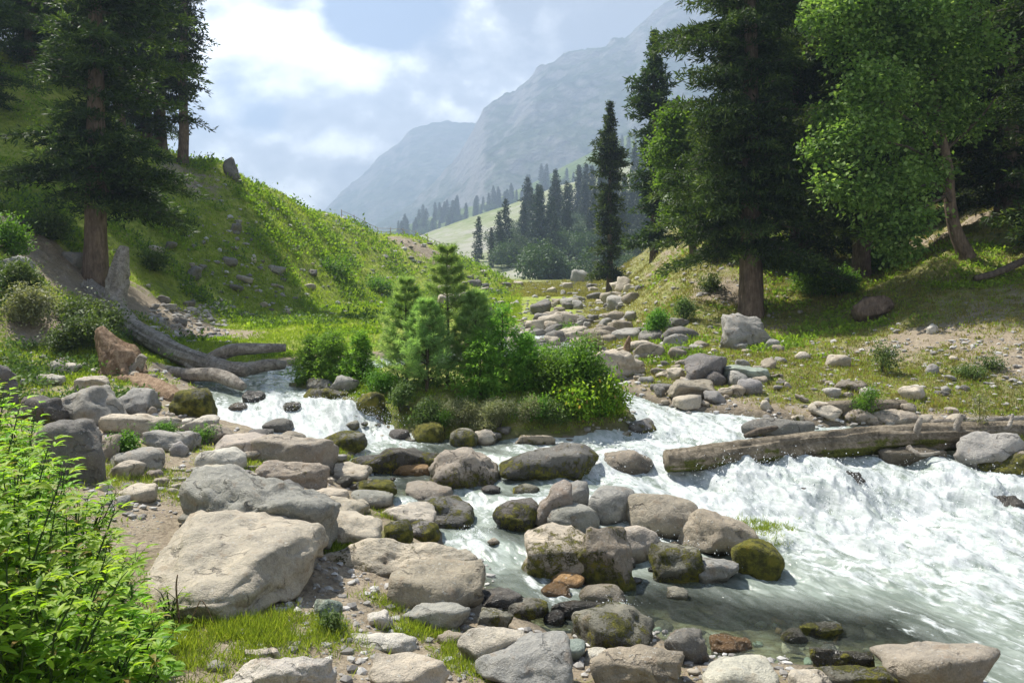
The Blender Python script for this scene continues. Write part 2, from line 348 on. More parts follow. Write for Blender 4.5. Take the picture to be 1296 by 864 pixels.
# flow-aligned turbulence
fl = P3(.86*WX+.5*WY, (.5*WX-.86*WY)*.45)
turb = fbm(fl*[2.0, 2.0, 1], 4, .5).reshape(sh); rdg = fbm(fl*[3.4, 3.4, 1]+5, 4, .5, True).reshape(sh)
fine = fbm(fl*[12, 12, 1]+9, 4, .6).reshape(sh)
foam = np.clip(foam+np.abs(dy)*.9, 0, 1.25)
for (u_, v_, r_) in [(930, 800, 1.1), (1040, 815, .9), (860, 780, .6)]:
    px, py = w_at(u_, v_); foam = foam*(1-.95*np.exp(-(((WX-px)**2+((WY-py)*1.6)**2)/(r_*r_))**1.5))
big_r = sstep(WX-.1*(WY-12), 1.8, 3.0)*sstep(WY, 8.0, 9.5)
amp = (.018+.085*foam*(.55+.9*big_r))*sstep(-s2, -.1, .5)*(1-.4*sstep(WY, 18, 30))
wz = w0+amp*(turb*2.2+(rdg-.3)*.55+fine*.10)+.006*fine+.006
# froth humps thrown up below each drop
for (u, v, r, h) in [(1060, 625, .45, .20), (985, 600, .35, .15), (930, 598, .3, .12), (1200, 618, .6, .16), (1110, 655, .5, .10), (1250, 665, .5, .14), (1030, 665, .6, .10), (1150, 700, .5, .08), (1240, 720, .5, .10), (1280, 640, .5, .18), (440, 520, .35, .16), (395, 512, .3, .14), (350, 512, .3, .14), (420, 542, .3, .10), (740, 598, .25, .10), (800, 580, .35, .12), (610, 700, .14, .05), (600, 690, .14, .04), (880, 680, .3, .06), (780, 770, .12, .05)]:
    px, py = w_at(u, v); q = ((WX-px)**2+(WY-py)**2)/(r*r)
    wz += h*np.exp(-q)*(.75+.6*turb+.4*rdg); foam = np.minimum(foam+.3*np.exp(-q), 1.3)
streak = fbm(fl*[5.0, 2.0, 1]+3, 5, .6).reshape(sh)
cell = fbm(fl*[7, 7, 1]+13, 4, .6, True).reshape(sh)
fm = foam*.80+streak*.50+turb*.40+(cell-.45)*.60+fine*.25
fmask = sstep(fm, .30, 1.0)
depth = np.clip(-s2, 0, 2)
keep = (s2 < .32).ravel()
fc = grid_faces(*sh); fc = fc[keep[fc].all(1)]
used = np.unique(fc); rm = -np.ones(len(keep), int); rm[used] = np.arange(len(used)); fc = rm[fc]
V = np.stack([WX, WY, wz], -1).reshape(-1, 3)[used]
clear = (1-sstep(foam, .25, .6))*(1-sstep(depth, .9, 2.0))
m, nt, out = mat_new('river_water')
p = pos(nt)
mp0 = N(nt, 'ShaderNodeMapping'); L(nt, p, mp0.inputs[0]); mp0.inputs['Rotation'].default_value = (0, 0, math.radians(-30))
mpp = N(nt, 'ShaderNodeMapping'); L(nt, mp0.outputs[0], mpp.inputs[0]); mpp.inputs['Scale'].default_value = (1.25, .42, 1)
nf = noise(nt, mpp.outputs[0], 26, 5, .65, .4); nm = noise(nt, mpp.outputs[0], 7, 5, .6, .5); ns = noise(nt, mpp.outputs[0], 75, 3, .6)
fa = attr(nt, 'foam')
ff = math_(nt, 'ADD', fa, math_(nt, 'ADD', math_(nt, 'MULTIPLY', math_(nt, 'SUBTRACT', nf, .5), 1.1), math_(nt, 'MULTIPLY', math_(nt, 'SUBTRACT', nm, .5), .9)))
ff = remap(nt, ff, .18, .86)
murk = mixc(nt, remap(nt, nm, .35, .65), (.19, .225, .19), (.33, .37, .33))
fcol = mixc(nt, remap(nt, math_(nt, 'ADD', nm, math_(nt, 'MULTIPLY', nf, .6)), .60, 1.0), (.32, .36, .34), (.53, .55, .55))
wcol = mixc(nt, ff, murk, fcol)
pb = N(nt, 'ShaderNodeBsdfPrincipled'); L(nt, wcol, pb.inputs['Base Color']); pb.inputs['IOR'].default_value = 1.33
L(nt, remap(nt, ff, 0, 1, .07, .55), pb.inputs['Roughness'])
bm = N(nt, 'ShaderNodeBump', Strength=.55, Distance=.02)
L(nt, math_(nt, 'ADD', math_(nt, 'ADD', math_(nt, 'MULTIPLY', nf, .5), nm), math_(nt, 'MULTIPLY', ns, .25)), bm.inputs['Height']); L(nt, bm.outputs[0], pb.inputs['Normal'])
tb_ = N(nt, 'ShaderNodeBsdfTransparent'); tb_.inputs[0].default_value = (.80, .88, .78, 1)
mxs = N(nt, 'ShaderNodeMixShader'); L(nt, math_(nt, 'MULTIPLY', math_(nt, 'MULTIPLY', attr(nt, 'clear'), math_(nt, 'SUBTRACT', 1.0, ff)), .9), mxs.inputs[0]); L(nt, pb.outputs[0], mxs.inputs[1]); L(nt, tb_.outputs[0], mxs.inputs[2])
L(nt, mxs.outputs[0], out.inputs[0])
river = link('river', mesh_np('river', V, fc, m, {'foam': fmask.ravel()[used], 'clear': clear.ravel()[used]}))
tag(river, kind='structure')

# ------------------------------------------------------------------ far hills
def hill_mat(name, stops, scale, bumpd, rocky=None):
    m, nt, out = mat_new(name); p = pos(nt)
    n = noise(nt, p, scale, 9, .62); n2 = noise(nt, p, scale*7, 6, .6)
    c = ramp(nt, math_(nt, 'ADD', math_(nt, 'MULTIPLY', n, .65), math_(nt, 'MULTIPLY', n2, .35)), stops)
    if rocky:
        nz = N(nt, 'ShaderNodeSeparateXYZ'); L(nt, N(nt, 'ShaderNodeNewGeometry').outputs['Normal'], nz.inputs[0])
        c = mixc(nt, remap(nt, nz.outputs[2], .55, .8, 1, 0), c, rocky)
    b = N(nt, 'ShaderNodeBsdfPrincipled', Roughness=1.0); b.inputs['Specular IOR Level'].default_value = 0; L(nt, c, b.inputs['Base Color'])
    bm = N(nt, 'ShaderNodeBump', Strength=.8, Distance=bumpd); L(nt, n2, bm.inputs['Height']); L(nt, bm.outputs[0], b.inputs['Normal'])
    L(nt, b.outputs[0], out.inputs[0]); return m
def hill(name, D0, D1, ridge, z0, power, amp, freq, mat, a0, a1, nr=160, ncol=420, seed=0, craggy=0.0):
    ys = np.concatenate([np.linspace(D0, D1, nr), np.linspace(D1, D1*1.08, 12)[1:]])
    ru = np.array([(r[0]-CU)/F for r in ridge]); rz = np.array([CAMZ-(r[1]-HV)/F*D1 for r in ridge])
    A, Y = np.meshgrid(np.linspace(a0, a1, ncol), ys); X = A*Y
    R = np.interp(A, ru, rz); t = np.clip((Y-D0)/(D1-D0), 0, 1)
    Z = z0+(R-z0)*t**power
    env = np.sin(np.pi*np.clip(t, 0, 1)**.7)*.9+.25*t
    nn = fbm(P3(X, Y, seed, freq), 7, .55, True).reshape(X.shape)
    Z += amp*env*(nn-.3)
    if craggy: Z += craggy*t*fbm(P3(X, Y, seed+4, freq*6), 5, .6, True).reshape(X.shape)
    Z = np.where(Y > D1, Z-(Y-D1)*2.0, Z)
    o = link(name, mesh_np(name, np.stack([X, Y, Z], -1).reshape(-1, 3), grid_faces(*X.shape), mat)); tag(o, kind='structure')
    def f(u, d):
        a = (u-CU)/F; j = int(np.clip(round((a-a0)/(a1-a0)*(ncol-1)), 0, ncol-1)); i = int(np.argmin(abs(ys-d))); return Z[i, j]
    return f
m_rock = hill_mat('mountain_rock', [(.38, (.02, .035, .02)), (.5, (.06, .08, .045)), (.64, (.17, .17, .145))], .005, 20, (.20, .19, .175))
m_green = hill_mat('mountain_meadow', [(.38, (.03, .055, .02)), (.48, (.10, .14, .045)), (.62, (.20, .23, .10))], .012, 3)
m_scree = hill_mat('scree', [(.34, (.13, .18, .06)), (.48, (.24, .26, .15)), (.6, (.33, .32, .27))], .035, 1.0)
hill('mountain_terrain', 1500, 2500, [(100, 300), (380, 305), (420, 262), (450, 235), (480, 205), (520, 168), (545, 161), (605, 163), (650, 190), (720, 230), (900, 230)], -40, 1.2, 90, .0016, m_rock, -.5, .5, seed=1, craggy=22)
hill('mountain_hills', 1000, 1750, [(300, 340), (470, 300), (520, 268), (555, 235), (578, 210), (597, 180), (612, 150), (628, 138), (650, 128), (680, 97), (710, 84), (760, 70), (800, 52), (845, 15), (900, 0), (1296, 0), (1600, 0)], -20, 1.25, 95, .0022, m_rock, -.45, .95, seed=2, craggy=24)
mid = hill('meadow_hill', 430, 960, [(300, 330), (480, 298), (520, 286), (560, 272), (620, 258), (680, 232), (740, 200), (800, 170), (900, 130), (1296, 60), (1500, 40)], -8, 1.35, 22, .006, m_green, -.4, .9, seed=3)
scr = hill('scree_hill', 128, 420, [(300, 330), (500, 312), (540, 296), (600, 275), (660, 255), (705, 237), (760, 222), (850, 190), (1000, 150), (1400, 80)], 1.0, 1.7, 5, .014, m_scree, -.5, 1.1, seed=5)
# valley floor that carries the ground on to the mountains and out behind the viewer
def apron(name, x0, x1, y0, y1, z, mat):
    nx, ny = 40, 40; X, Y = np.meshgrid(np.linspace(x0, x1, nx), np.linspace(y0, y1, ny))
    o = link(name, mesh_np(name, np.stack([X, Y, np.full(X.shape, z)], -1).reshape(-1, 3), grid_faces(ny, nx), mat)); tag(o, kind='structure')
apron('valley_land', -2000, 2000, -300, 2700, -45.0, m_green)

# ------------------------------------------------------------------ haze
m, nt, out = mat_new('haze_air')
v = N(nt, 'ShaderNodeVolumePrincipled'); v.inputs['Color'].default_value = (.39, .49, .66, 1); v.inputs['Density'].default_value = .00066; v.inputs['Anisotropy'].default_value = .3
L(nt, v.outputs[0], out.inputs['Volume'])
x0, x1, y0, y1, z0, z1 = -2050, 2050, -320, 2720, -330, 640
hv = [(x, y, z) for x in (x0, x1) for y in (y0, y1) for z in (z0, z1)]
hz = link('haze', mesh_np('haze', hv, [(0, 1, 3, 2), (4, 6, 7, 5), (0, 4, 5, 1), (2, 3, 7, 6), (0, 2, 6, 4), (1, 5, 7, 3)], m, smooth=False)); tag(hz, kind='stuff')

# ------------------------------------------------------------------ rocks
import bmesh
_ico = {}
def ico(lv):
    if lv not in _ico:
        b = bmesh.new(); bmesh.ops.create_icosphere(b, subdivisions=lv, radius=1.0)
        b.verts.ensure_lookup_table()
        _ico[lv] = (np.array([v.co[:] for v in b.verts]), np.array([[v.index for v in f.verts] for f in b.faces])); b.free()
    return _ico[lv]
m, nt, out = mat_new('rock')
p = pos(nt); oi = N(nt, 'ShaderNodeObjectInfo')
n1 = noise(nt, p, 2.2, 5, .6); n2 = noise(nt, p, 11, 6, .68, .3); n3 = noise(nt, p, 60, 4, .7)
c = mixc(nt, 1.0, oi.outputs['Color'], ramp(nt, math_(nt, 'ADD', math_(nt, 'MULTIPLY', n1, .4), math_(nt, 'ADD', math_(nt, 'MULTIPLY', n2, .35), math_(nt, 'MULTIPLY', n3, .25))), [(.34, (.38, .38, .39)), (.45, (.88, .88, .87)), (.56, (1.25, 1.22, 1.17)), (.70, (1.65, 1.58, 1.46))]), 'MULTIPLY')
c = mixc(nt, math_(nt, 'MULTIPLY', remap(nt, noise(nt, p, 5.5, 4, .6), .56, .68), .4), c, (.20, .13, .075))       # rusty stain
c = mixc(nt, math_(nt, 'MULTIPLY', remap(nt, noise(nt, p, 30, 2, .5), .64, .70), .5), c, (.46, .46, .43))      # lichen
wv = N(nt, 'ShaderNodeTexWave', Scale=1.2, Distortion=9.0, Detail=5.0); wv.inputs['Detail Scale'].default_value = 2.2; wv.bands_direction = 'DIAGONAL'
L(nt, p, wv.inputs['Vector'])
crk = remap(nt, wv.outputs['Fac'], .0, .06, 1, 0)
crk = math_(nt, 'MULTIPLY', crk, remap(nt, n1, .5, .6))
c = mixc(nt, math_(nt, 'MULTIPLY', crk, .55), c, (.06, .055, .05))
wt = attr(nt, 'wet')
c = mixc(nt, wt, c, mixc(nt, 1.0, c, (.34, .33, .31), 'MULTIPLY'))
mo = remap(nt, math_(nt, 'ADD', attr(nt, 'moss'), math_(nt, 'ADD', math_(nt, 'MULTIPLY', math_(nt, 'SUBTRACT', n2, .5), 1.2), math_(nt, 'MULTIPLY', math_(nt, 'SUBTRACT', n3, .5), .8))), .42, .60)
mcol = ramp(nt, noise(nt, p, 9, 5, .7), [(.32, (.04, .04, .012)), (.45, (.11, .11, .018)), (.56, (.23, .22, .025)), (.7, (.32, .26, .04))])
c = mixc(nt, mo, c, mcol)
pb = N(nt, 'ShaderNodeBsdfPrincipled'); L(nt, c, pb.inputs['Base Color']); L(nt, remap(nt, math_(nt, 'SUBTRACT', wt, mo), 0, 1, .82, .22), pb.inputs['Roughness'])
pb.inputs['Specular IOR Level'].default_value = .35
hgt = math_(nt, 'ADD', math_(nt, 'ADD', math_(nt, 'MULTIPLY', n2, .8), math_(nt, 'MULTIPLY', n3, .3)), math_(nt, 'MULTIPLY', crk, -.35))
hgt = math_(nt, 'ADD', hgt, math_(nt, 'MULTIPLY', math_(nt, 'MULTIPLY', mo, noise(nt, p, 70, 3, .7)), 1.2))
bm = N(nt, 'ShaderNodeBump', Strength=1.0, Distance=.06); L(nt, hgt, bm.inputs['Height']); L(nt, bm.outputs[0], pb.inputs['Normal'])
L(nt, pb.outputs[0], out.inputs[0]); MR = m

def unit_(a): return a/(np.linalg.norm(a, axis=-1, keepdims=True)+1e-9)
def rock_arrays(w, dp, h, seed, lv, shape='b', moss=0.0, wet=0.0, embed=.25):
    rs = np.random.RandomState(seed); D, Fc = ico(lv)
    K, pw, o0, o1 = {'r': (22, 14, .84, 1.06), 'b': (12, 42, .66, 1.06), 's': (11, 42, .70, 1.06), 'j': (15, 60, .58, 1.12)}[shape]
    n = unit_(rs.normal(size=(K, 3))); o = rs.uniform(o0, o1, K)
    n = np.concatenate([n, [[1, 0, 0], [-1, 0, 0], [0, 1, 0], [0, -1, 0], [0, 0, 1], [0, 0, -1]]]); o = np.concatenate([o, [1, 1, 1, 1, .62 if shape == 's' else 1.0, 1]])
    n[-2] = unit_(np.array([[rs.normal()*.12, rs.normal()*.12, 1]]))[0]
    dd = np.maximum(D@n.T, 0)/o
    P = D/((dd**pw).sum(1)**(1/pw))[:, None]
    q = D*1.1+rs.rand(3)*50
    P = P*(1+.10*perlin(q)+.05*perlin(q*2.3))[:, None]
    P = (P-P.min(0))/(P.max(0)-P.min(0))-.5
    size = (w*dp*max(h, .1))**(1/3)
    H = h*(1+embed)
    P = P*[w, dp, H]; sx = P/size
    rough = {'r': .55, 'b': 1.0, 's': .9, 'j': 1.5}[shape]
    nd = D/np.array([w, dp, H]); nd /= np.linalg.norm(nd, axis=1)[:, None]
    if lv >= 3:
        a = (fbm(sx*1.9+rs.rand(3)*40, 4 if lv > 3 else 3, .55, True)-.3)*.085*rough
        g_ = fbm(sx*[1.4, 1.4, 2.6]+rs.rand(3)*40, 3)*5; fl_ = np.floor(g_); a = a+(fl_+sstep(g_-fl_, .38, .62))*.022*rough
        if lv > 3: a = a+fbm(sx*[1.2, 1.2, 5.5]+rs.rand(3)*40, 5, .66)*.075*rough
        P = P+nd*(a*size)[:, None]
    P[:, 2] += H/2-embed*h
    relz = P[:, 2]/h
    mm = moss*1.15+.06 + (.55*fbm(sx*1.5+rs.rand(3)*9, 3) if lv > 2 else 0) + np.clip(.5-relz, -.5, .5)*.25 if moss > 0 else np.full(len(P), -.3)
    if moss > 0: P = P+nd*(.014*sstep(mm, .4, .7)*(1+perlin(P*30)))[:, None]
    ww = (1-sstep(P[:, 2]+.04*perlin(P*5), .02+.0*h, .10+wet*h)) if wet > 0 else np.zeros(len(P))
    if wet >= .99: ww[:] = 1
    return P, Fc, {'moss': mm*np.ones(len(P)), 'wet': ww}
TINT = {'g': (.29, .28, .255), 'b': (.30, .26, .205), 't': (.44, .39, .315), 'p': (.48, .45, .39), 'd': (.12, .11, .10), 'o': (.36, .22, .10), 'm': (.20, .19, .15), 'n': (.25, .29, .25), 'k': (.18, .17, .155)}
rock_list = []
def rock(u0, u1, v0, v1, shape, tint, moss, wet, label, name='boulder', depth=None, back=.5, group=None, z=None, yaw=None, lv=None):
    uc = (u0+u1)/2
    q = hit(uc, min(v1, 900)) if v1 < 900 else None
    if q is None: return
    x, d, zg = q
    if z is not None: zg = z; d = (CAMZ-z)*F/(v1-HV); x = (uc-CU)/F*d
    w = (u1-u0)*d/F
    ks = (depth,) if depth else (.85, .7, .55, .45, .35)
    for kk in ks:
        dp = w*kk; yt = d+dp*back
        h = CAMZ-(v0-HV)/F*yt-zg
        if h > w*.3: break
    h = max(h, .06+.08*w)
    if back > .5: h = min(h, .19*w+.07)
    px = (u1-u0)*.79
    if lv is None: lv = 3 if px < 28 else 4 if px < 110 else 5
    seed = int(u0*31+v1*17) % 100003
    P, Fc, at_ = rock_arrays(w*1.06, dp, h, seed, lv, shape, moss, wet)
    me = mesh_np(name, P, Fc, MR, at_)
    o = link(name, me, loc=(x*(d+dp*.5)/d, d+dp*.5, zg-.02))
    rs = random.Random(seed); t = TINT[tint]; f = rs.uniform(.9, 1.1)
    o.color = (t[0]*f, t[1]*f*rs.uniform(.98, 1.02), t[2]*f*rs.uniform(.95, 1.05), 1)
    tag(o, label, 'rock', group); rock_list.append((o.location.x, o.location.y, w/2, dp/2)); return o
# u0,u1,v0,v1, shape(round/block/slab/jagged), tint, moss, wet, label
ROCKS = [
 (168, 403, 640, 796, 's', 't', 0, 0, 'huge flat topped tan slab with an undercut front face above the grass', 1.5),
 (231, 424, 602, 703, 'j', 'g', 0, 0, 'large craggy grey boulder with deep cracks behind the huge tan slab'),
 (395, 602, 684, 733, 'b', 't', .22, .2, 'long low beige boulder with a moss patch, beside the sandy path'),
 (495, 611, 719, 783, 'b', 'b', 0, .25, 'rough brown humped boulder at the end of the sandy path by the water'),
 (505, 594, 763, 800, 'b', 'g', 0, 0, 'pointed grey rock with grass at its foot below the brown humped boulder'),
 (606, 662, 743, 773, 'b', 'd', 0, .9, 'dark brown wet rock right of the brown humped boulder'),
 (630, 692, 756, 783, 'r', 'm', .40, .5, 'dark mossy dome in the side channel beside a waterfall rock'),
 (606, 648, 769, 800, 'b', 'm', .3, .3, 'small dark boulder with green moss on its lower right'),
 (465, 496, 772, 796, 's', 'p', 0, 0, 'small pale angular slab lying on the sandy path'),
 (580, 664, 790, 850, 'b', 't', .0, 0, 'tan angular boulder on the shore beside bright grass'),
 (602, 720, 814, 880, 'b', 'g', 0, 0, 'large grey brown boulder cut by the lower edge of the view'),
 (469, 566, 834, 880, 'b', 't', 0, 0, 'beige rock with a rounded top, half out of view beside the path'),
 (444, 526, 807, 825, 's', 'p', 0, 0, 'flat pale slab sunk in the sandy path'),
 (275, 418, 834, 885, 'b', 'p', 0, 0, 'broad pale grey rock with a peaked top in the lower left corner'),
 (307, 353, 818, 836, 's', 't', 0, 0, 'small flat tan slab at the edge of the grass'),
 (264, 287, 837, 851, 'r', 'g', 0, 0, 'single small grey cobble on the bare path'),
 (398, 431, 755, 790, 'b', 'n', .2, 0, 'greenish grey stone against the right end of the huge tan slab'),
 (725, 828, 770, 825, 'b', 'm', .34, .35, 'rounded boulder with a bald top and mossy flanks near the shore'),
 (700, 796, 757, 788, 'r', 'd', .15, 1, 'dark wet rock with a thin sheet of water running over it'),
 (734, 790, 738, 768, 'r', 'b', .2, .9, 'wet tan rock upstream of the overflowing dark rock'),
 (697, 739, 722, 748, 'r', 'o', 0, .4, 'orange stained rock in the side channel'),
 (684, 722, 735, 759, 'r', 'o', 0, 1, 'small red brown wet rock leaning on the orange stained rock'),
 (666, 760, 668, 738, 'b', 't', .36, .2, 'sloping boulder with a thick skirt of golden moss, left half of a split pair'),
 (722, 797, 664, 746, 'b', 'b', .36, .25, 'wedge shaped boulder with a pale sharp edge, right half of a split pair'),
 (823, 884, 688, 740, 'b', 'm', .42, .4, 'low mossy boulder under the bald rounded ones'),
 (778, 838, 663, 715, 'r', 't', .16, .1, 'rounded tan boulder resting against the split pair'),
 (793, 882, 626, 684, 'r', 'b', 0, .1, 'big smooth oval boulder at the edge of the white rapid'),
 (743, 804, 616, 667, 'r', 'g', .05, .1, 'rounded grey boulder between two small falls'),
 (721, 744, 609, 642, 'j', 'g', 0, .1, 'narrow upright pointed grey rock'),
 (694, 757, 637, 680, 'r', 'g', .18, .1, 'low grey boulder with moss on its left flank'),
 (679, 723, 608, 671, 'b', 'b', .24, .3, 'tall upright brown boulder beside a small fall'),
 (626, 682, 633, 674, 'r', 'd', .34, .6, 'black mossy boulder beside the thin curtain of water'),
 (862, 952, 645, 708, 'b', 'b', .02, .1, 'big brown rounded block at the edge of the white rapid'),
 (926, 986, 681, 734, 'r', 'm', .75, .2, 'boulder wholly covered by moss and dry grass at the end of the rock bar'),
 (878, 932, 705, 740, 'b', 'g', .26, .2, 'grey stone with a mossy edge under the brown rounded block'),
 (544, 627, 571, 621, 'j', 'b', .28, .3, 'pointed pyramid shaped boulder with rusty moss standing in the pool'),
 (513, 571, 611, 638, 'r', 'b', 0, .1, 'smooth brown oval stone resting on a dark mossy block'),
 (514, 597, 629, 669, 'b', 'k', .34, .3, 'dark mossy block beside the small curtain of water'),
 (445, 498, 620, 644, 'r', 'g', .2, .2, 'rounded grey stone with a green tinge on the pool edge'),
 (484, 550, 638, 667, 'b', 't', .08, .1, 'beige angular rock left of the dark mossy block'),
 (400, 484, 650, 690, 'b', 't', .08, 0, 'smooth beige boulder right of the craggy grey boulder'),
 (514, 556, 659, 686, 'r', 'k', .45, .2, 'small round ball like stone capped with moss'),
 (488, 521, 657, 686, 'r', 'm', .55, .2, 'small dark stone with a tuft of grass'),
 (446, 562, 565, 601, 'b', 'd', .38, .9, 'long dark wet rock with moss on its right end in the pool'),
 (496, 543, 586, 603, 'r', 'o', 0, .9, 'reddish wet rock with a glossy top'),
 (635, 757, 564, 610, 'b', 'k', .36, .8, 'long mossy ledge that the water spills over', .5),
 (766, 826, 568, 602, 'r', 'b', 0, .9, 'wet brown hump in the white water'),
 (609, 633, 613, 625, 'r', 'd', 0, .9, 'small dark stone in the pool left of the upright boulder'),
 (650, 682, 611, 627, 'r', 'm', .3, .6, 'small mossy stone in front of the mossy ledge'),
 (840, 897, 796, 840, 'j', 'k', 0, .1, 'dark angular rock on the shore'),
 (684, 741, 808, 838, 's', 'n', .05, .3, 'pale green smooth slab on the shore'),
 (739, 773, 820, 840, 's', 'p', 0, 0, 'small whitish stone between larger shore rocks'),
 (748, 862, 820, 872, 'j', 'b', 0, 0, 'rough reddish grey boulder with ledges at the waterside'),
 (889, 981, 833, 880, 'r', 'p', 0, 0, 'smooth whitish rounded boulder at the waterside'),
 (998, 1050, 845, 880, 'r', 't', 0, 0, 'rounded pinkish stone next to the whitish boulder'),
 (1126, 1262, 812, 890, 'b', 'b', .0, .1, 'large brown grey boulder in the lower right by the rapid'),
 (1020, 1126, 846, 872, 's', 'm', .5, .6, 'flat slab covered in yellow green algae at the water line'),
 (1028, 1102, 818, 846, 'b', 'm', .35, 1, 'half submerged yellowish rock with a dark end'),
 (899, 950, 804, 826, 's', 'o', 0, 1, 'submerged orange tan stone'),
 (990, 1019, 793, 815, 'r', 'm', .3, 1, 'small mossy rock just breaking the surface'),
 (1015, 1066, 785, 808, 's', 'm', .4, 1, 'submerged yellow green stone'),
 (925, 962, 826, 842, 's', 'n', 0, 1, 'submerged pale green stone'),
 (1050, 1092, 596, 620, 'j', 'd', 0, 1, 'dark jagged rock poking through the rapid'),
 (1012, 1028, 614, 630, 'r', 'd', 0, 1, 'tiny dark rock in the rapid below the log'),
 (1262, 1306, 625, 664, 'j', 'k', 0, 1, 'dark wet rock at the right edge of the rapid'),
 (1228, 1330, 562, 606, 'b', 'b', .5, .2, 'low rock topped by bright green turf at the right edge'),
 (1213, 1282, 546, 600, 'b', 'g', 0, .2, 'pale grey block beside the thin tall weed'),
 (1112, 1194, 564, 590, 's', 'b', .1, 1, 'flat wet rock with water sheeting over it below the log'),
 (941, 1029, 528, 556, 'r', 'k', .05, .3, 'dark brown turtle shaped boulder upstream of the log'),
 (1066, 1112, 516, 540, 'b', 'b', .25, .2, 'brown rock between the two logs'),
 (1106, 1154, 518, 541, 's', 'b', 0, .1, 'brown slanting slab between the two logs'),
 (866, 921, 448, 487, 'b', 'k', .05, 0, 'tall dark boulder on the far bank'),
 (893, 918, 469, 489, 'r', 'd', .1, 0, 'dark round stone at the foot of the tall dark boulder'),
 (916, 970, 463, 483, 's', 'n', .05, 0, 'pale smooth grey green slab on the far bank'),
 (935, 962, 479, 500, 'b', 'g', .08, 0, 'grey stone below the pale grey green slab'),
 (846, 904, 480, 507, 'b', 'b', .25, .1, 'brown slanting rock at the far water edge'),
 (893, 918, 494, 512, 'b', 'g', .15, .2, 'grey stone at the far water edge'),
 (750, 813, 442, 481, 'j', 't', 0, .15, 'big tan boulder with a slanting crack at the channel mouth'),
 (802, 838, 433, 455, 'b', 'b', .05, 0, 'brown rock behind the big tan cracked boulder'),
 (912, 972, 398, 442, 'j', 'g', .08, 0, 'grey boulder wedged under the thick fir trunk'),
 (970, 988, 428, 442, 'r', 'g', 0, 0, 'dark grey cobble right of the thick fir trunk'),
 (1088, 1107, 488, 503, 'r', 'p', 0, 0, 'white rounded stone on the far bank turf'),
 (1172, 1190, 460, 474, 'j', 'g', .05, 0, 'grey stone right of the small leggy shrub'),
 (1044, 1064, 490, 503, 's', 'p', 0, 0, 'pale flat stone on the far bank turf'),
 (1047, 1074, 448, 466, 's', 't', 0, 0, 'tan stone on the far bank above the pale ones'),
 (1006, 1024, 444, 456, 'b', 't', 0, 0, 'small tan stone near the middle of the far bank'),
 (1173, 1186, 409, 423, 'b', 'p', 0, 0, 'pale grey stone alone on the bare slope'),
 (420, 454, 475, 499, 'b', 'g', .12, .1, 'grey block at the tip of the island below the young spruces'),
 (388, 424, 478, 498, 'b', 'k', .3, .2, 'dark rock at the tip of the island'),
 (385, 440, 491, 506, 'r', 'm', .5, .2, 'low mossy ledge at the upstream tip of the island'),
 (453, 486, 494, 527, 'r', 'm', .8, .1, 'moss cushion rock above the left fall'),
 (492, 518, 542, 559, 'r', 'd', 0, .9, 'black wet rock at the foot of the island'),
 (570, 604, 541, 567, 'r', 'm', .4, .1, 'mossy rounded stone on the island shore'),
 (600, 627, 542, 564, 'r', 't', .28, .1, 'tan stone capped with moss on the island shore'),
 (652, 702, 549, 564, 's', 'b', .25, .2, 'flat yellowish stone on the island shore'),
 (526, 562, 533, 561, 'r', 'm', .85, 0, 'bright green moss mound on the island shore'),
 (794, 828, 530, 549, 'b', 'k', .25, .4, 'dark rock at the downstream tip of the island'),
 (722, 746, 341, 358, 'b', 'g', 0, 0, 'large grey boulder on the skyline of the far meadow'),
 (671, 696, 379, 399, 'j', 'k', 0, 0, 'dark jagged outcrop beside the distant stream bed'),
 (716, 744, 433, 462, 'b', 'b', 0, 0, 'brown block in the upstream boulder field'),
 (690, 716, 437, 457, 'b', 'g', 0, 0, 'grey block in the upstream boulder field'),
 (76, 154, 488, 542, 'b', 'g', .05, 0, 'large grey boulder with a flat shaded face on the near left bank'),
 (147, 195, 490, 524, 'b', 'g', .0, 0, 'grey block right of the large flat faced boulder'),
 (30, 84, 500, 542, 'j', 'd', .3, 0, 'dark overhung rock left of the large flat faced boulder'),
 (219, 270, 492, 528, 'r', 'm', .6, .1, 'moss covered boulder at the lip of the left fall'),
 (133, 226, 524, 552, 's', 't', .08, 0, 'long low tan slab with an orange patch'),
 (236, 278, 525, 550, 'j', 'p', 0, .1, 'pale rock with a broken face beside the left fall'),
 (251, 292, 536, 563, 'b', 'b', 0, .1, 'brown wedge shaped rock beside the left fall'),
 (270, 342, 549, 577, 's', 't', .03, 0, 'broad tan slab with a dark front at the fall foot'),
 (320, 424, 552, 594, 's', 'b', .03, .1, 'long tilted brown slab pointing into the stream', .45),
 (411, 464, 545, 571, 'r', 'm', .45, .4, 'dark mossy wedge at the foot of the left fall'),
 (308, 334, 493, 511, 'j', 'd', .1, 1, 'dark wet rock in the middle of the left fall'),
 (290, 311, 508, 523, 'r', 'b', 0, 1, 'brown wet stone in the left fall'),
 (358, 380, 507, 523, 'r', 'm', .3, 1, 'mossy wet stone in the left fall'),
 (336, 370, 529, 550, 'r', 'k', 0, .9, 'dark rounded stone at the base of the left fall'),
 (354, 387, 544, 563, 'r', 'b', 0, .3, 'brown rounded stone above the long tilted slab'),
 (316, 344, 541, 556, 'r', 'k', 0, .8, 'small dark grey stone above the long tilted slab'),
 (54, 128, 532, 612, 'b', 'k', .05, 0, 'upright dark grey boulder behind the leafy plants'),
 (-12, 24, 458, 512, 'j', 'k', .1, 0, 'dark cracked outcrop at the left edge'),
 (3, 46, 325, 357, 'j', 'g', .05, 0, 'grey boulder above the earthy path on the left slope'),
 (82, 104, 318, 337, 'b', 'g', 0, 0, 'small grey rock beside the tall fir trunk on the left'),
 (151, 208, 566, 599, 'r', 'g', .03, 0, 'rounded grey boulder with a shaded left face above the small clearing'),
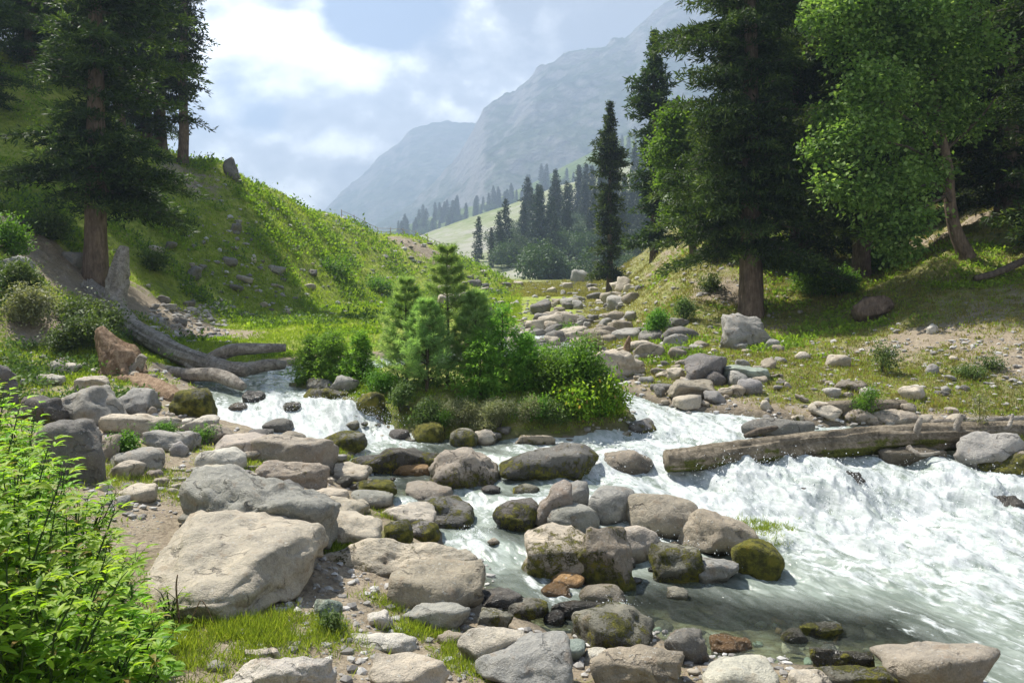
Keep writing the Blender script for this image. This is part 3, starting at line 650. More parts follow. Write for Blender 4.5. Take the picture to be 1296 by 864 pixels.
 (187, 207, 592, 607, 'b', 'b', 0, 0, 'small brown stone at the edge of the small clearing'),
 (252, 308, 566, 598, 'r', 'p', .05, 0, 'smooth pale rounded boulder left of the long tilted slab'),
 (245, 293, 589, 609, 's', 'p', 0, 0, 'whitish flat slab behind the craggy grey boulder'),
 (328, 415, 584, 613, 'b', 'b', .12, 0, 'rough brown rock below the long tilted slab'),
 (410, 466, 586, 611, 'b', 't', .1, .1, 'tan sloping rock at the pool edge'),
 (440, 500, 607, 627, 'r', 'm', .5, .2, 'mossy low rock at the pool edge'),
 (355, 386, 607, 634, 'j', 'k', .1, 0, 'dark pointed rock behind the craggy grey boulder'),
 (395, 440, 616, 640, 'r', 't', .15, 0, 'rounded tan stone with grass around it'),
 (412, 466, 629, 655, 'b', 't', .05, 0, 'tan angular stone above the smooth beige boulder'),
 (120, 154, 548, 584, 'b', 'b', 0, 0, 'brownish block right of the upright dark grey boulder'),
 (190, 246, 545, 572, 'b', 'g', .03, 0, 'grey rock among low leafy plants'),
 (214, 236, 557, 577, 'j', 'g', 0, 0, 'small fractured grey rock among low leafy plants'),
 (236, 262, 498, 520, 'b', 'b', .25, .1, 'brown rock with moss behind the moss covered boulder'),
 (100, 140, 476, 494, 's', 't', .06, 0, 'flat tan slab above the large flat faced boulder'),
 (52, 82, 472, 488, 's', 'p', 0, 0, 'pale slab near the broken stump'),
 (60, 102, 456, 474, 'j', 'p', 0, 0, 'pale pointed rock above the near left bank'),
 (283, 304, 200, 228, 'j', 'k', .0, 0, 'dark crag on the skyline of the left ridge'),
 (358, 372, 230, 243, 'j', 'k', .0, 0, 'small dark crag lower down the left ridge skyline'),
]
for r in ROCKS:
    rock(*r[:9], depth=r[9] if len(r) > 9 else None, back=.9 if len(r) > 9 and r[9] > 1 else .5)

# smaller stones: shared meshes, every stone an object of its own
rs = np.random.RandomState(11)
def stone_variants(shape_moss, n, lv=3):
    o = []
    for i in range(n):
        sh_, mo_, we_ = shape_moss[i % len(shape_moss)]
        P, Fc, a = rock_arrays(1, rs.uniform(.7, .95), rs.uniform(.38, .62), 900+i*13+len(shape_moss), lv, sh_, mo_, we_)
        o.append(mesh_np('stone', P, Fc, MR, a))
    return o
dryv = stone_variants([('b', 0, 0), ('s', 0, 0), ('j', 0, 0), ('r', 0, 0)], 8)
mossv = stone_variants([('b', .3, 0), ('r', .35, .2), ('s', .25, 0)], 5)
wetv = stone_variants([('r', .1, 1), ('b', .2, .6), ('r', .3, 1)], 5)
def clear_of(x, y, r):
    return all((x-a)**2+((y-b))**2 > (min(c, e)*.8+r*.5)**2 for a, b, c, e in rock_list)
STONE_N = [0]
def scatter(n, regions, smin, smax, var, tints, name, label, group, cat='stone', power=2.2, cond=None, field=None):
    made = 0; tries = 0
    while made < n and tries < n*30:
        tries += 1
        u0, u1, v0, v1 = regions[rs.randint(len(regions))]
        q = hit(rs.uniform(u0, u1), rs.uniform(v0, v1), field)
        if q is None: continue
        x, y, z = q
        px = smin+(smax-smin)*rs.rand()**power     # size in metres
        if cond == 'land' and interp(S, x, y)[0] < .02: continue
        if cond == 'water' and interp(S, x, y)[0] > -.02: continue
        if cond == 'shore' and abs(interp(S, x, y)[0]) > .5: continue
        if not clear_of(x, y, px/2): continue
        o = link(name, var[rs.randint(len(var))], loc=(x, y, z-.03*px))
        o.scale = (px, px*rs.uniform(.7, 1.1), px*rs.uniform(.65, 1.1)); o.rotation_euler = (rs.uniform(-.2, .2), rs.uniform(-.2, .2), rs.uniform(0, 6.28))
        t = TINT[tints[rs.randint(len(tints))]]; f = rs.uniform(.85, 1.15); o.color = (t[0]*f, t[1]*f, t[2]*f, 1)
        tag(o, label, cat, group); made += 1; rock_list.append((x, y, px/2, px/2))
scatter(62, [(110, 480, 560, 640), (20, 240, 455, 560), (60, 260, 440, 490), (240, 430, 560, 620), (130, 330, 560, 640)], .12, .42, dryv, 'gttpb', 'stone', 'small bare stone on the near left bank', 'small bare stones of the near left bank', cond='land')
scatter(10, [(560, 900, 800, 862), (430, 620, 790, 862)], .07, .24, dryv, 'gtbp', 'stone', 'small dry stone on the near shore', 'small dry stones along the near shore', cond='land')
scatter(22, [(480, 720, 560, 800), (380, 520, 560, 640), (780, 960, 680, 760)], .10, .32, wetv, 'dkbm', 'stone', 'small wet stone in the side channel', 'small wet stones in the side channel')
scatter(100, [(780, 1000, 430, 530), (740, 900, 415, 500), (990, 1296, 490, 560), (830, 1100, 440, 520)], .16, .62, dryv+mossv[:2], 'gtbkb', 'stone', 'weathered stone among turf on the far bank', 'stones of the far bank', cond='land')
scatter(24, [(1000, 1296, 400, 520), (900, 1296, 380, 480)], .10, .34, dryv, 'gpt', 'stone', 'small stone on the grassy far slope', 'small stones on the grassy far slope', cond='land', power=3)
scatter(130, [(640, 770, 398, 440), (650, 760, 415, 465), (690, 800, 376, 412), (600, 710, 392, 425), (740, 860, 405, 450)], .3, 1.3, dryv, 'gtbk', 'boulder', 'boulder in the upstream stream bed', 'boulders of the upstream stream bed', cat='rock')
scatter(70, [(640, 820, 354, 385), (560, 660, 345, 400), (700, 790, 356, 380)], .4, 1.5, dryv, 'gtk', 'boulder', 'scattered rock on the distant meadow', 'scattered rocks of the distant meadow', cat='rock', power=3)
scatter(60, [(290, 560, 230, 400), (380, 620, 290, 400), (180, 380, 300, 400)], .25, 1.0, dryv, 'gtk', 'boulder', 'rock set in the steep grassy left slope', 'rocks of the steep left slope', cat='rock', power=3, cond='land')
scatter(14, [(190, 280, 385, 430)], .2, .6, dryv, 'gk', 'stone', 'grey stone in the gully behind the dead trunk', 'grey stones in the gully behind the dead trunk')
scatter(16, [(560, 800, 545, 566), (440, 520, 500, 560)], .12, .34, mossv, 'mkt', 'stone', 'mossy stone at the foot of the island', 'mossy stones at the foot of the island')
scatter(44, [(830, 1110, 772, 850)], .10, .34, wetv+mossv[:2]+dryv[:3], 'otnbm', 'stone', 'stone lying on the bed of the clear shallows', 'stones on the bed of the clear shallows', cond='water', field=T)
# gravel: too many to count
gv, gf, ga, gw, off = [], [], [], [], 0
D, Fc = ico(1); cnt = 0; trs = 0
regs = [(100, 480, 540, 660, 900), (300, 640, 700, 862, 800), (560, 1000, 795, 862, 500), (740, 1296, 430, 550, 1300), (20, 260, 440, 560, 600), (600, 790, 380, 460, 700), (190, 290, 385, 435, 600), (880, 1296, 400, 500, 300), (230, 640, 215, 400, 900), (650, 1000, 300, 410, 500)]
for u0, u1, v0, v1, n in regs:
    us = rs.uniform(u0, u1, n); vs = rs.uniform(v0, v1, n)
    for u, v in zip(us, vs):
        q = hit(u, v)
        if q is None or interp(S, q[0], q[1])[0] < -.15: continue
        s = (.012+.05*rs.rand()**3)*(1 if q[1] < 12 else q[1]/11)
        P = D*(1+.25*rs.normal(size=(len(D), 1)).clip(-1, 1))*[s, s*rs.uniform(.6, 1), s*rs.uniform(.35, .7)]
        a = rs.uniform(0, 6.28); R_ = np.array([[math.cos(a), -math.sin(a), 0], [math.sin(a), math.cos(a), 0], [0, 0, 1]])
        gv.append(P@R_.T+[q[0], q[1], q[2]+s*.15]); gf.append(Fc+off); off += len(D); ga.append(np.full(len(D), rs.rand()))
m, nt, out = mat_new('gravel')
cc = ramp(nt, attr(nt, 'tint'), [(0, (.16, .15, .14)), (.4, (.30, .28, .25)), (.75, (.40, .385, .36)), (1, (.52, .50, .47))])
pb = N(nt, 'ShaderNodeBsdfPrincipled', Roughness=.85); L(nt, cc, pb.inputs['Base Color']); L(nt, pb.outputs[0], out.inputs[0])
o = link('gravel', mesh_np('gravel', np.concatenate(gv), np.concatenate(gf), m, {'tint': np.concatenate(ga)}, smooth=False)); tag(o, kind='stuff')

# ------------------------------------------------------------------ wood
def tube(pts, rad, ns=18, seg=None, seed=0, bark=.06, freq=3.0, flare=0, cap=True, twist=0.0):
    pts = np.array(pts, float); rad = np.array(rad, float); n = len(pts)
    seg = seg or max(8, n*6)
    t = np.linspace(0, n-1, seg); i = np.clip(t.astype(int), 0, n-2); f = t-i
    pm = pts[np.clip(i-1, 0, n-1)]; p0 = pts[i]; p1 = pts[i+1]; p2 = pts[np.clip(i+2, 0, n-1)]; f_ = f[:, None]
    C_ = .5*((2*p0)+(-pm+p1)*f_+(2*pm-5*p0+4*p1-p2)*f_**2+(-pm+3*p0-3*p1+p2)*f_**3)
    R_ = rad[i]*(1-f)+rad[i+1]*f
    Tn = np.gradient(C_, axis=0); Tn /= np.linalg.norm(Tn, axis=1)[:, None]+1e-9
    ref = np.array([0, 0, 1.]) if abs(Tn[0, 2]) < .8 else np.array([1., 0, 0])
    A_ = np.cross(Tn, ref); A_ /= np.linalg.norm(A_, axis=1)[:, None]+1e-9; B_ = np.cross(Tn, A_)
    th = np.linspace(0, 2*np.pi, ns, endpoint=False)
    ct = np.cos(th)[None]; st = np.sin(th)[None]
    q = np.stack([ct*freq*.6+0*R_[:, None], st*freq*.6+0*R_[:, None], np.broadcast_to(t[:, None]*.35+twist*th[None]*0, (seg, ns))], -1).reshape(-1, 3)+seed*3.1
    nz = fbm(q, 4, .6, True).reshape(seg, ns)
    rr = R_[:, None]*(1+bark*2*(nz-.3))
    if flare: rr = rr*(1+flare*np.exp(-t[:, None]/ (n-1) * 22)*(1+.5*np.cos(th*5+seed)[None]))
    V = C_[:, None]+A_[:, None]*(ct*rr)[..., None]+B_[:, None]*(st*rr)[..., None]
    V = V.reshape(-1, 3); j = np.arange(seg-1)[:, None]*ns; kx = np.arange(ns)[None]; k2 = (kx+1) % ns
    Fq = np.stack([j+kx, j+k2, j+ns+k2, j+ns+kx], -1).reshape(-1, 4)
    if cap:
        V = np.concatenate([V, C_[:1], C_[-1:]]); a = len(V)-2; e = (seg-1)*ns
        F1 = np.stack([np.full(ns, a), k2[0], kx[0], kx[0]*0+a], -1); F2 = np.stack([np.full(ns, a+1), e+kx[0], e+k2[0], kx[0]*0+a+1], -1)
        tri = np.concatenate([F1, F2])[:, :3]
        Fq = (Fq, tri)
    return V, Fq
def join(parts):
    """list of (V, F) with quads or (quads, tris) -> V, triangles+quads as all triangles"""
    vs, fs, off = [], [], 0
    for V, Fq in parts:
        qs = Fq[0] if isinstance(Fq, tuple) else Fq
        t = np.concatenate([qs[:, [0, 1, 2]], qs[:, [0, 2, 3]]]) if qs.shape[1] == 4 else qs
        if isinstance(Fq, tuple): t = np.concatenate([t, Fq[1]])
        vs.append(V); fs.append(t+off); off += len(V)
    return np.concatenate(vs), np.concatenate(fs)
def bark_mat(name, c0, c1, c2, moss=False, sc_=1.0, bd=.03, vert=True):
    m, nt, out = mat_new(name); tcn = N(nt, 'ShaderNodeTexCoord'); ob = tcn.outputs['Object']
    mpn = N(nt, 'ShaderNodeMapping'); L(nt, ob, mpn.inputs[0]); mpn.inputs['Scale'].default_value = (6*sc_, 6*sc_, 1.2*sc_)
    a = noise(nt, mpn.outputs[0], 2.2, 6, .65, .5) if vert else noise(nt, ob, 9*sc_, 7, .72, .8); b = noise(nt, ob, 3*sc_, 4, .6); f_ = noise(nt, ob, 30*sc_, 3, .6)
    c = ramp(nt, math_(nt, 'ADD', math_(nt, 'MULTIPLY', a, .65), math_(nt, 'MULTIPLY', b, .35)), [(.34, c0), (.5, c1), (.66, c2)])
    if moss:
        gn = N(nt, 'ShaderNodeNewGeometry'); sp = N(nt, 'ShaderNodeSeparateXYZ'); L(nt, gn.outputs['Normal'], sp.inputs[0])
        mk = remap(nt, math_(nt, 'ADD', noise(nt, ob, 2.0, 5, .65), math_(nt, 'MULTIPLY', sp.outputs[2], moss[0])), moss[1], moss[1]+.12)
        c = mixc(nt, mk, c, ramp(nt, f_, [(.3, (.05, .055, .015)), (.6, (.14, .15, .03))]))
    pb = N(nt, 'ShaderNodeBsdfPrincipled', Roughness=.85); L(nt, c, pb.inputs['Base Color']); pb.inputs['Specular IOR Level'].default_value = .2
    bm = N(nt, 'ShaderNodeBump', Strength=1.0, Distance=bd); L(nt, math_(nt, 'ADD', a, math_(nt, 'MULTIPLY', f_, .3)), bm.inputs['Height']); L(nt, bm.outputs[0], pb.inputs['Normal'])
    L(nt, pb.outputs[0], out.inputs[0]); return m
M_BARK = bark_mat('fir_bark', (.06, .042, .03), (.15, .11, .08), (.27, .20, .145), bd=.05)
M_GREYWOOD = bark_mat('weathered_wood', (.09, .075, .06), (.30, .265, .22), (.52, .48, .41), sc_=1.2, vert=False, bd=.06)
M_LOGWOOD = bark_mat('log_wood', (.06, .05, .035), (.21, .175, .125), (.40, .34, .26), moss=(-.26, .51), sc_=1.2, vert=False, bd=.06)
M_ROT = bark_mat('rotten_wood', (.08, .045, .02), (.24, .16, .10), (.42, .32, .21), sc_=2, vert=False)
M_TWIG = bark_mat('twig_bark', (.05, .035, .025), (.10, .08, .06), (.16, .13, .10))
def px_path(pp): return [at(*q) for q in pp]
def wood(name, pts, rad, mat, parent=None, label=None, cat=None, group=None, **kw):
    V, Fq = join([tube(pts, rad, **kw)])
    o = link(name, mesh_np(name, V, Fq, mat), parent); tag(o, label, cat, group); return o
def thing(name, label, cat, loc, group=None):
    o = empty(name, loc); tag(o, label, cat, group); return o
def rel(pts, loc): return [np.array(p)-np.array(loc) for p in pts]

# the great dead trunk on the left: root, stem, forked limbs, snag
L0 = at(180, 430, 21.5)
t = thing('fallen_tree', 'long bleached fallen trunk curving down to the stream and forking over the water', 'fallen tree', L0)
wood('trunk', rel(px_path([(112, 366, 24.5), (122, 373, 24), (145, 388, 23), (170, 415, 22), (205, 438, 20.8), (245, 455, 19.4), (285, 465, 18.2), (312, 470, 17.6)]), L0), [.28, .24, .20, .21, .215, .19, .145, .10], M_GREYWOOD, t, ns=40, seg=200, seed=3, bark=.30, freq=6)
wood('limb', rel(px_path([(262, 458, 19), (290, 444, 18.8), (325, 441, 18.8), (362, 440, 19)]), L0), [.17, .15, .12, .085], M_GREYWOOD, t, ns=16, seg=50, seed=4, bark=.1)
wood('limb', rel(px_path([(280, 464, 18.3), (310, 467, 18.0), (340, 462, 18.1), (360, 462, 18.3)]), L0), [.16, .14, .13, .09], M_GREYWOOD, t, ns=16, seg=40, seed=5, bark=.12)
wood('root', rel(px_path([(118, 375, 24), (100, 372, 24), (80, 380, 23.6)]), L0), [.2, .12, .05], M_GREYWOOD, t, ns=12, seg=24, seed=6, bark=.2)
wood('root', rel(px_path([(122, 378, 23.8), (112, 390, 23.2), (108, 404, 22.8)]), L0), [.18, .1, .04], M_GREYWOOD, t, ns=12, seg=24, seed=16, bark=.2)
wood('branch_stub', rel(px_path([(232, 450, 19.8), (238, 462, 19.2), (250, 470, 18.8)]), L0), [.10, .07, .04], M_GREYWOOD, t, ns=10, seg=20, seed=17, bark=.2)
wood('snag', px_path([(146, 392, 23.2), (147, 372, 23.4), (150, 345, 23.6), (157, 312, 23.8)]), [.27, .22, .24, .10], M_GREYWOOD, label='broken grey snag standing upright beside the tall fir trunk', cat='dead tree', ns=24, seg=60, seed=8, bark=.42, freq=5)
wood('log', px_path([(168, 466, 19), (200, 468, 18.6), (235, 474, 18), (270, 474, 17.6), (292, 481, 17.2), (308, 490, 16.9)]), [.11, .13, .14, .15, .14, .08], M_GREYWOOD, label='bent bare log lying low across the head of the left fall', cat='log', ns=20, seg=80, seed=9, bark=.1)
q = hit(152, 474)
wood('stump', [q+[.05, .1, -.2], q+[-.08, .15, .22], q+[-.30, .2, .55], q+[-.58, .3, .92]], [.40, .31, .19, .07], M_ROT, label='splintered red brown stump leaning left below the dead trunk', cat='stump', ns=30, seg=50, seed=10, bark=.5, freq=6)
wood('root_knot', [q+[.25, 0, .05], q+[.36, 0, .2], q+[.48, 0, .38]], [.13, .1, .07], M_GREYWOOD, label='knobbly grey root end beside the splintered stump', cat='root', ns=14, seg=20, seed=11, bark=.4)
wood('rotten_log', px_path([(168, 484, 16.2), (188, 492, 15.6), (208, 502, 15.0), (224, 510, 14.6)]), [.16, .21, .22, .16], M_ROT, label='crumbling brown log with peeled wood against the mossy boulder', cat='log', ns=28, seg=50, seed=12, bark=.3, freq=6)
wood('rotten_wood_chunk', px_path([(142, 494, 16.2), (152, 487, 16.1), (166, 486, 16)]), [.12, .17, .12], M_ROT, label='orange brown lump of rotten wood beside the crumbling log', cat='wood', ns=18, seg=24, seed=13, bark=.4, freq=6)
wood('driftwood', px_path([(168, 636, 9.3), (190, 634, 9.3), (218, 640, 9.2)]), [.05, .055, .03], M_TWIG, label='short dark piece of driftwood behind the huge tan slab', cat='wood', ns=12, seg=24, seed=14, bark=.3)
# log dam on the right
L1 = at(1050, 575, 12.9)
t = thing('mossy_log', 'long grey log lying across the river with moss under its belly and branch stubs', 'log', L1)
wood('trunk', rel(px_path([(843, 583, 12.5), (900, 578, 12.6), (960, 571, 12.7), (1040, 563, 12.9), (1120, 556, 13.1), (1200, 552, 13.3), (1290, 547, 13.6), (1370, 541, 13.9)]), L1), [.145, .17, .18, .20, .205, .195, .17, .14], M_LOGWOOD, t, ns=40, seg=260, seed=20, bark=.22, freq=5)
for (pp, rr, sd) in [([(1162, 560, 13.1), (1160, 545, 13.0), (1166, 528, 13.0)], [.07, .05, .03], 21), ([(1208, 548, 13.2), (1212, 535, 13.2), (1217, 524, 13.2)], [.06, .05, .03], 22), ([(1262, 546, 13.4), (1276, 540, 13.4), (1282, 524, 13.5)], [.045, .035, .02], 23), ([(1150, 566, 12.8), (1165, 575, 12.6), (1190, 572, 12.5)], [.05, .03, .015], 24)]:
    wood('branch_stub', rel(px_path(pp), L1), rr, M_GREYWOOD, t, ns=10, seg=20, seed=sd, bark=.25)
wood('log', px_path([(1030, 519, 15.2), (1080, 516, 15.3), (1145, 514, 15.5)]), [.13, .14, .12], M_LOGWOOD, label='short log lying on the far shore above the long mossy one', cat='log', ns=20, seg=50, seed=26, bark=.16)
wood('log', px_path([(1180, 535, 14.4), (1240, 533, 14.4), (1320, 528, 14.5)]), [.06, .07, .06], M_GREYWOOD, label='thin grey log lying behind the branch stubs of the long mossy one', cat='log', ns=16, seg=50, seed=27, bark=.16)
q = hit(1108, 404)
wood('rotten_log', [q+[-.55, 0, .12], q+[-.1, .1, .30], q+[.35, .3, .42], q+[.65, .4, .40]], [.18, .28, .22, .10], M_BARK, label='dark broken lump of rotten trunk on the shaded edge of the far slope', cat='log', ns=24, seg=36, seed=28, bark=.5, freq=6)
q = hit(1265, 355)
wood('log', [q+[-.8, -.1, .05], q+[0, 0, .25], q+[.9, .2, .62]], [.07, .10, .09], M_TWIG, label='dark fallen branch on the shaded slope at the right edge', cat='log', ns=12, seg=30, seed=29, bark=.3)
q = hit(975, 548)
wood('driftwood', px_path([(942, 552, 14.0), (960, 545, 14.0), (984, 541, 14.1)]), [.035, .05, .03], M_TWIG, label='mossy stick lodged against the turtle shaped boulder', cat='wood', ns=10, seg=20, seed=30, bark=.3)
q = hit(792, 447)
wood('stick', [q+[0, 0, -.05], q+[.05, 0, .25], q+[.12, 0, .5]], [.1, .08, .03], M_ROT, label='short red brown snag stub behind the big tan cracked boulder', cat='stump', ns=10, seg=16, seed=31, bark=.3)

# ------------------------------------------------------------------ foliage
def leaf_mat(name, stops, trans=.35, rough=.6, scale=None):
    m, nt, out = mat_new(name)
    c = ramp(nt, attr(nt, 'tint'), stops)
    oi = N(nt, 'ShaderNodeObjectInfo')
    hs = N(nt, 'ShaderNodeHueSaturation'); L(nt, c, hs.inputs['Color'])
    L(nt, math_(nt, 'ADD', .485, math_(nt, 'MULTIPLY', oi.outputs['Random'], .03)), hs.inputs['Hue']); L(nt, math_(nt, 'ADD', .85, math_(nt, 'MULTIPLY', oi.outputs['Random'], .3)), hs.inputs['Value'])
    c = hs.outputs[0]
    d = N(nt, 'ShaderNodeBsdfPrincipled', Roughness=rough); L(nt, c, d.inputs['Base Color']); d.inputs['Specular IOR Level'].default_value = .25
    tr = N(nt, 'ShaderNodeBsdfTranslucent'); L(nt, mixc(nt, 1.0, c, (1.5, 1.6, .7), 'MULTIPLY'), tr.inputs[0])
    mx = N(nt, 'ShaderNodeMixShader'); mx.inputs[0].default_value = trans; L(nt, d.outputs[0], mx.inputs[1]); L(nt, tr.outputs[0], mx.inputs[2])
    L(nt, mx.outputs[0], out.inputs[0]); return m
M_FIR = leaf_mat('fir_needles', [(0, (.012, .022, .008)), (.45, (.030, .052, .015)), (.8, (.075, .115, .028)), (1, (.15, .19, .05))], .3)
M_FIRFAR = leaf_mat('far_fir_needles', [(0, (.010, .022, .010)), (.6, (.022, .042, .016)), (1, (.045, .075, .025))], .1)
M_MAPLE = leaf_mat('maple_leaves', [(0, (.06, .11, .025)), (.5, (.15, .24, .055)), (1, (.34, .43, .15))], .42)
M_BRIGHT = leaf_mat('bright_leaves', [(0, (.06, .13, .02)), (.5, (.11, .22, .028)), (1, (.20, .31, .05))], .42)
M_HERB = leaf_mat('herb_leaves', [(0, (.30, .20, .06)), (.05, (.22, .20, .04)), (.09, (.07, .16, .018)), (.5, (.18, .33, .025)), (1, (.38, .50, .06))], .5, .5)
M_PINE = leaf_mat('pine_needles', [(0, (.12, .21, .08)), (.5, (.24, .36, .15)), (1, (.40, .49, .21))], .52)
M_SPRUCE = leaf_mat('spruce_needles', [(0, (.07, .15, .025)), (.5, (.15, .28, .045)), (1, (.28, .43, .07))], .5)
M_DRY = leaf_mat('dry_leaves', [(0, (.12, .14, .06)), (.5, (.24, .25, .13)), (1, (.40, .38, .25))], .3)
M_DULL = leaf_mat('dull_leaves', [(0, (.05, .09, .025)), (.5, (.095, .15, .04)), (1, (.19, .24, .08))], .3)
M_SCRUB = leaf_mat('scrub_leaves', [(0, (.09, .15, .02)), (.5, (.19, .28, .03)), (1, (.32, .40, .06))], .45)
M_DRYGRASS = leaf_mat('dry_grass', [(0, (.13, .13, .04)), (.5, (.25, .23, .07)), (1, (.38, .33, .14))], .4)
M_GRASS = leaf_mat('grass_blades', [(0, (.11, .16, .025)), (.5, (.24, .31, .04)), (.85, (.36, .40, .07)), (1, (.42, .38, .14))], .45)
def unit(a): return a/(np.linalg.norm(a, axis=-1, keepdims=True)+1e-9)
def slivers(base, dirn, length, width, rs, tint, flat=0.0):
    """diamond leaves: base (n,3), dirn (n,3)"""
    n = len(base); dirn = unit(dirn); side = np.cross(dirn, rs.normal(size=(n, 3))*(1-flat)+np.array([0, 0, 1])*flat*2); side = unit(side)
    length = np.broadcast_to(length, n)[:, None]; width = np.broadcast_to(width, n)[:, None]
    mid = base+dirn*length*.45
    V = np.stack([base, mid+side*width*.5, base+dirn*length, mid-side*width*.5], 1).reshape(-1, 3)
    Fq = np.arange(n*4).reshape(n, 4)
    return V, Fq, np.repeat(np.broadcast_to(tint, n), 4)
def cat_sl(lst):
    off = 0; vs, fs, ts = [], [], []
    for V, Fq, t in lst: vs.append(V); fs.append(Fq+off); ts.append(t); off += len(V)
    return np.concatenate(vs), np.concatenate(fs), np.concatenate(ts)

def fir_arrays(H, R, cb, seed, dens=1.0, sl=.24, sw=.07, step=.42, nb=6, lean=0.0, ragged=.35, column=0.0, per=9, droop=.35, flat_top=0):
    """crown of drooping branches; returns needle arrays and branch tubes"""
    rs = np.random.RandomState(seed)
    pts, dirs, tin, tubes, szs = [], [], [], [], []
    z = cb; ph = rs.rand()*6
    while z < H*.995:
        t = (z-cb)/(H-cb)
        prof = (1-t)**.6*(.6+.4*min(1, t*6+.3)) if not column else min(1, (1-t)*2.2)**.8*(.75+.25*math.sin(t*9+seed))
        if flat_top: prof = (1-t)**.38
        clump = 1+ragged*.8*perlin(np.array([[z*.55, seed*1.7, 0]]))[0]
        k = max(3, int(nb*(.7+.3*(1-t))))
        for b in range(k):
            ph += 2.4+rs.uniform(-.4, .4)
            gz_ = perlin(np.array([[math.cos(ph)*1.3+seed, math.sin(ph)*1.3, z*.45]]))[0]
            if rs.rand() < .10 or gz_ < -.22*ragged-.05 and ragged > .5: continue
            ln = max(.04*R, R*prof*clump*rs.uniform(.5, 1.15)*(1+.25*math.cos(ph-seed))*(1+gz_*ragged*.9))
            z0 = z+rs.uniform(-.25, .25)*step
            ln = min(ln, R*1.12)
            up = .25*t+.02; ns_ = max(3, int(ln/.32)); s = np.linspace(.12, 1, ns_)
            bx = np.stack([np.cos(ph)*s*ln, np.sin(ph)*s*ln, z0+up*s*ln-droop*ln*s*s*(1-.5*t)+.10*ln*s**4], 1)
            if ln > .9 and H > 5: tubes.append((np.concatenate([[[0, 0, z0]], bx[[ns_//2, ns_-1]]]), [.022+.014*ln, .015+.004*ln, .008]))
            out_ = np.array([np.cos(ph), np.sin(ph), -.15]); sd = np.array([-np.sin(ph), np.cos(ph), 0])
            for q, sv in zip(bx, s):
                wl = ln*(.42*(1-sv)+.10)*rs.uniform(.6, 1.1) + .12
                m_ = max(1, int(wl/.22*dens))
                for sg in (-1, 1):
                    f = (np.arange(m_)+rs.rand(m_)*.6)/m_
                    P = q+(sd*sg*.85+out_*.5)*(f*wl)[:, None]; P[:, 2] -= .22*wl*f*f; P += rs.normal(size=P.shape)*.05
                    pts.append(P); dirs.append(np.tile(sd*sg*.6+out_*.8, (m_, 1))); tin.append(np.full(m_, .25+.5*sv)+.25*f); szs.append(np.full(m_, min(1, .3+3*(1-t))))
        z += step*(1-.35*t)*rs.uniform(.8, 1.2)
    P = np.concatenate(pts); Dn = np.concatenate(dirs); tn = np.concatenate(tin)
    P = np.repeat(P, per, 0); Dn = np.repeat(Dn, per, 0); tn = np.repeat(tn, per); szz = np.repeat(np.concatenate(szs), per)
    n = len(P); P = P+rs.normal(size=(n, 3))*[.07, .07, .05]*sl/.24; Dn = Dn+rs.normal(size=(n, 3))*.65+[0, 0, .05]
    cl = fbm(P*1.1+seed, 2)
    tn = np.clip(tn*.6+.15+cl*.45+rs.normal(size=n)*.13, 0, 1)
    V, Fq, tt = slivers(P, Dn, sl*szz*rs.uniform(.6, 1.2, n), sw*rs.uniform(.7, 1.2, n), rs, tn, .35)
    return V, Fq, tt, tubes
def crown_mesh(V, Fq, tt, tubes, mat, name='crown'):
    n0 = len(Fq)
    for p, r in tubes:
        v_, f_ = tube(p, r, ns=4, seg=6, cap=False, bark=0); TB.append((v_, f_))
    if TB:
        off = len(V); vs = [V]; fs = [Fq]
        for v_, f_ in TB: vs.append(v_); fs.append(f_+off); off += len(v_)
        V = np.concatenate(vs); Fq = np.concatenate(fs); tt = np.concatenate([tt, np.zeros(len(V)-len(tt))]); TB.clear()
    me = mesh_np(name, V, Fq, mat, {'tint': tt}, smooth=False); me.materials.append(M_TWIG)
    mi = np.zeros(len(Fq), np.int32); mi[n0:] = 1; me.polygons.foreach_set('material_index', mi); return me
TB = []
def fir_meshes(H, R, cb, seed, tr, **kw):
    V, Fq, tt, tubes = fir_arrays(H, R, cb, seed, **kw)
    crown = crown_mesh(V, Fq, tt, tubes, M_FIR)
    hs = np.linspace(0, 1, 9); rs = np.random.RandomState(seed)
    pts = [(rs.normal()*.03*H*.05, rs.normal()*.03*H*.05, -.5+(H+.3)*h) for h in hs]
    V1, F1 = join([tube(pts, [tr*(1-h)**.8+.02 for h in hs], ns=24, seg=90, seed=seed, bark=.13, freq=5, flare=.45)])
    trunk = mesh_np('trunk', V1, F1, M_BARK)
    br = None
    return crown, trunk, None
def fir(meshes, u, v, d, scale, rot, label, group=None, name='fir_tree', z=None, lean=(0, 0), xys=1.0):
    x = (u-CU)/F*d; zz = tz(x, d) if z is None else z
    t = thing(name, label, 'tree', (x, d, zz), group); t.rotation_euler = (lean[0], lean[1], rot); t.scale = (scale*xys, scale*xys, scale)
    for nme, me in zip(('crown', 'trunk', 'branches'), meshes):
        if me: link(nme, me, t)
    return t
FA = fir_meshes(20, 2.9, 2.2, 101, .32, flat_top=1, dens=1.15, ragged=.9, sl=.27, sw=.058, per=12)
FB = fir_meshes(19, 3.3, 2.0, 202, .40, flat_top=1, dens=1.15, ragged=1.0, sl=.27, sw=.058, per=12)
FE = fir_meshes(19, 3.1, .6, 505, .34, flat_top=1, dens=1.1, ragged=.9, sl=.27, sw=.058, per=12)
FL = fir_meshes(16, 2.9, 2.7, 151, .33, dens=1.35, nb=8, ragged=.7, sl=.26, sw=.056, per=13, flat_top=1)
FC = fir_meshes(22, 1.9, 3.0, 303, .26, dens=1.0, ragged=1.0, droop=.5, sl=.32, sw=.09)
FD = fir_meshes(16.5, 1.75, 1.5, 404, .26, sl=.4, sw=.12, dens=1.1, ragged=.8, column=1, nb=8)
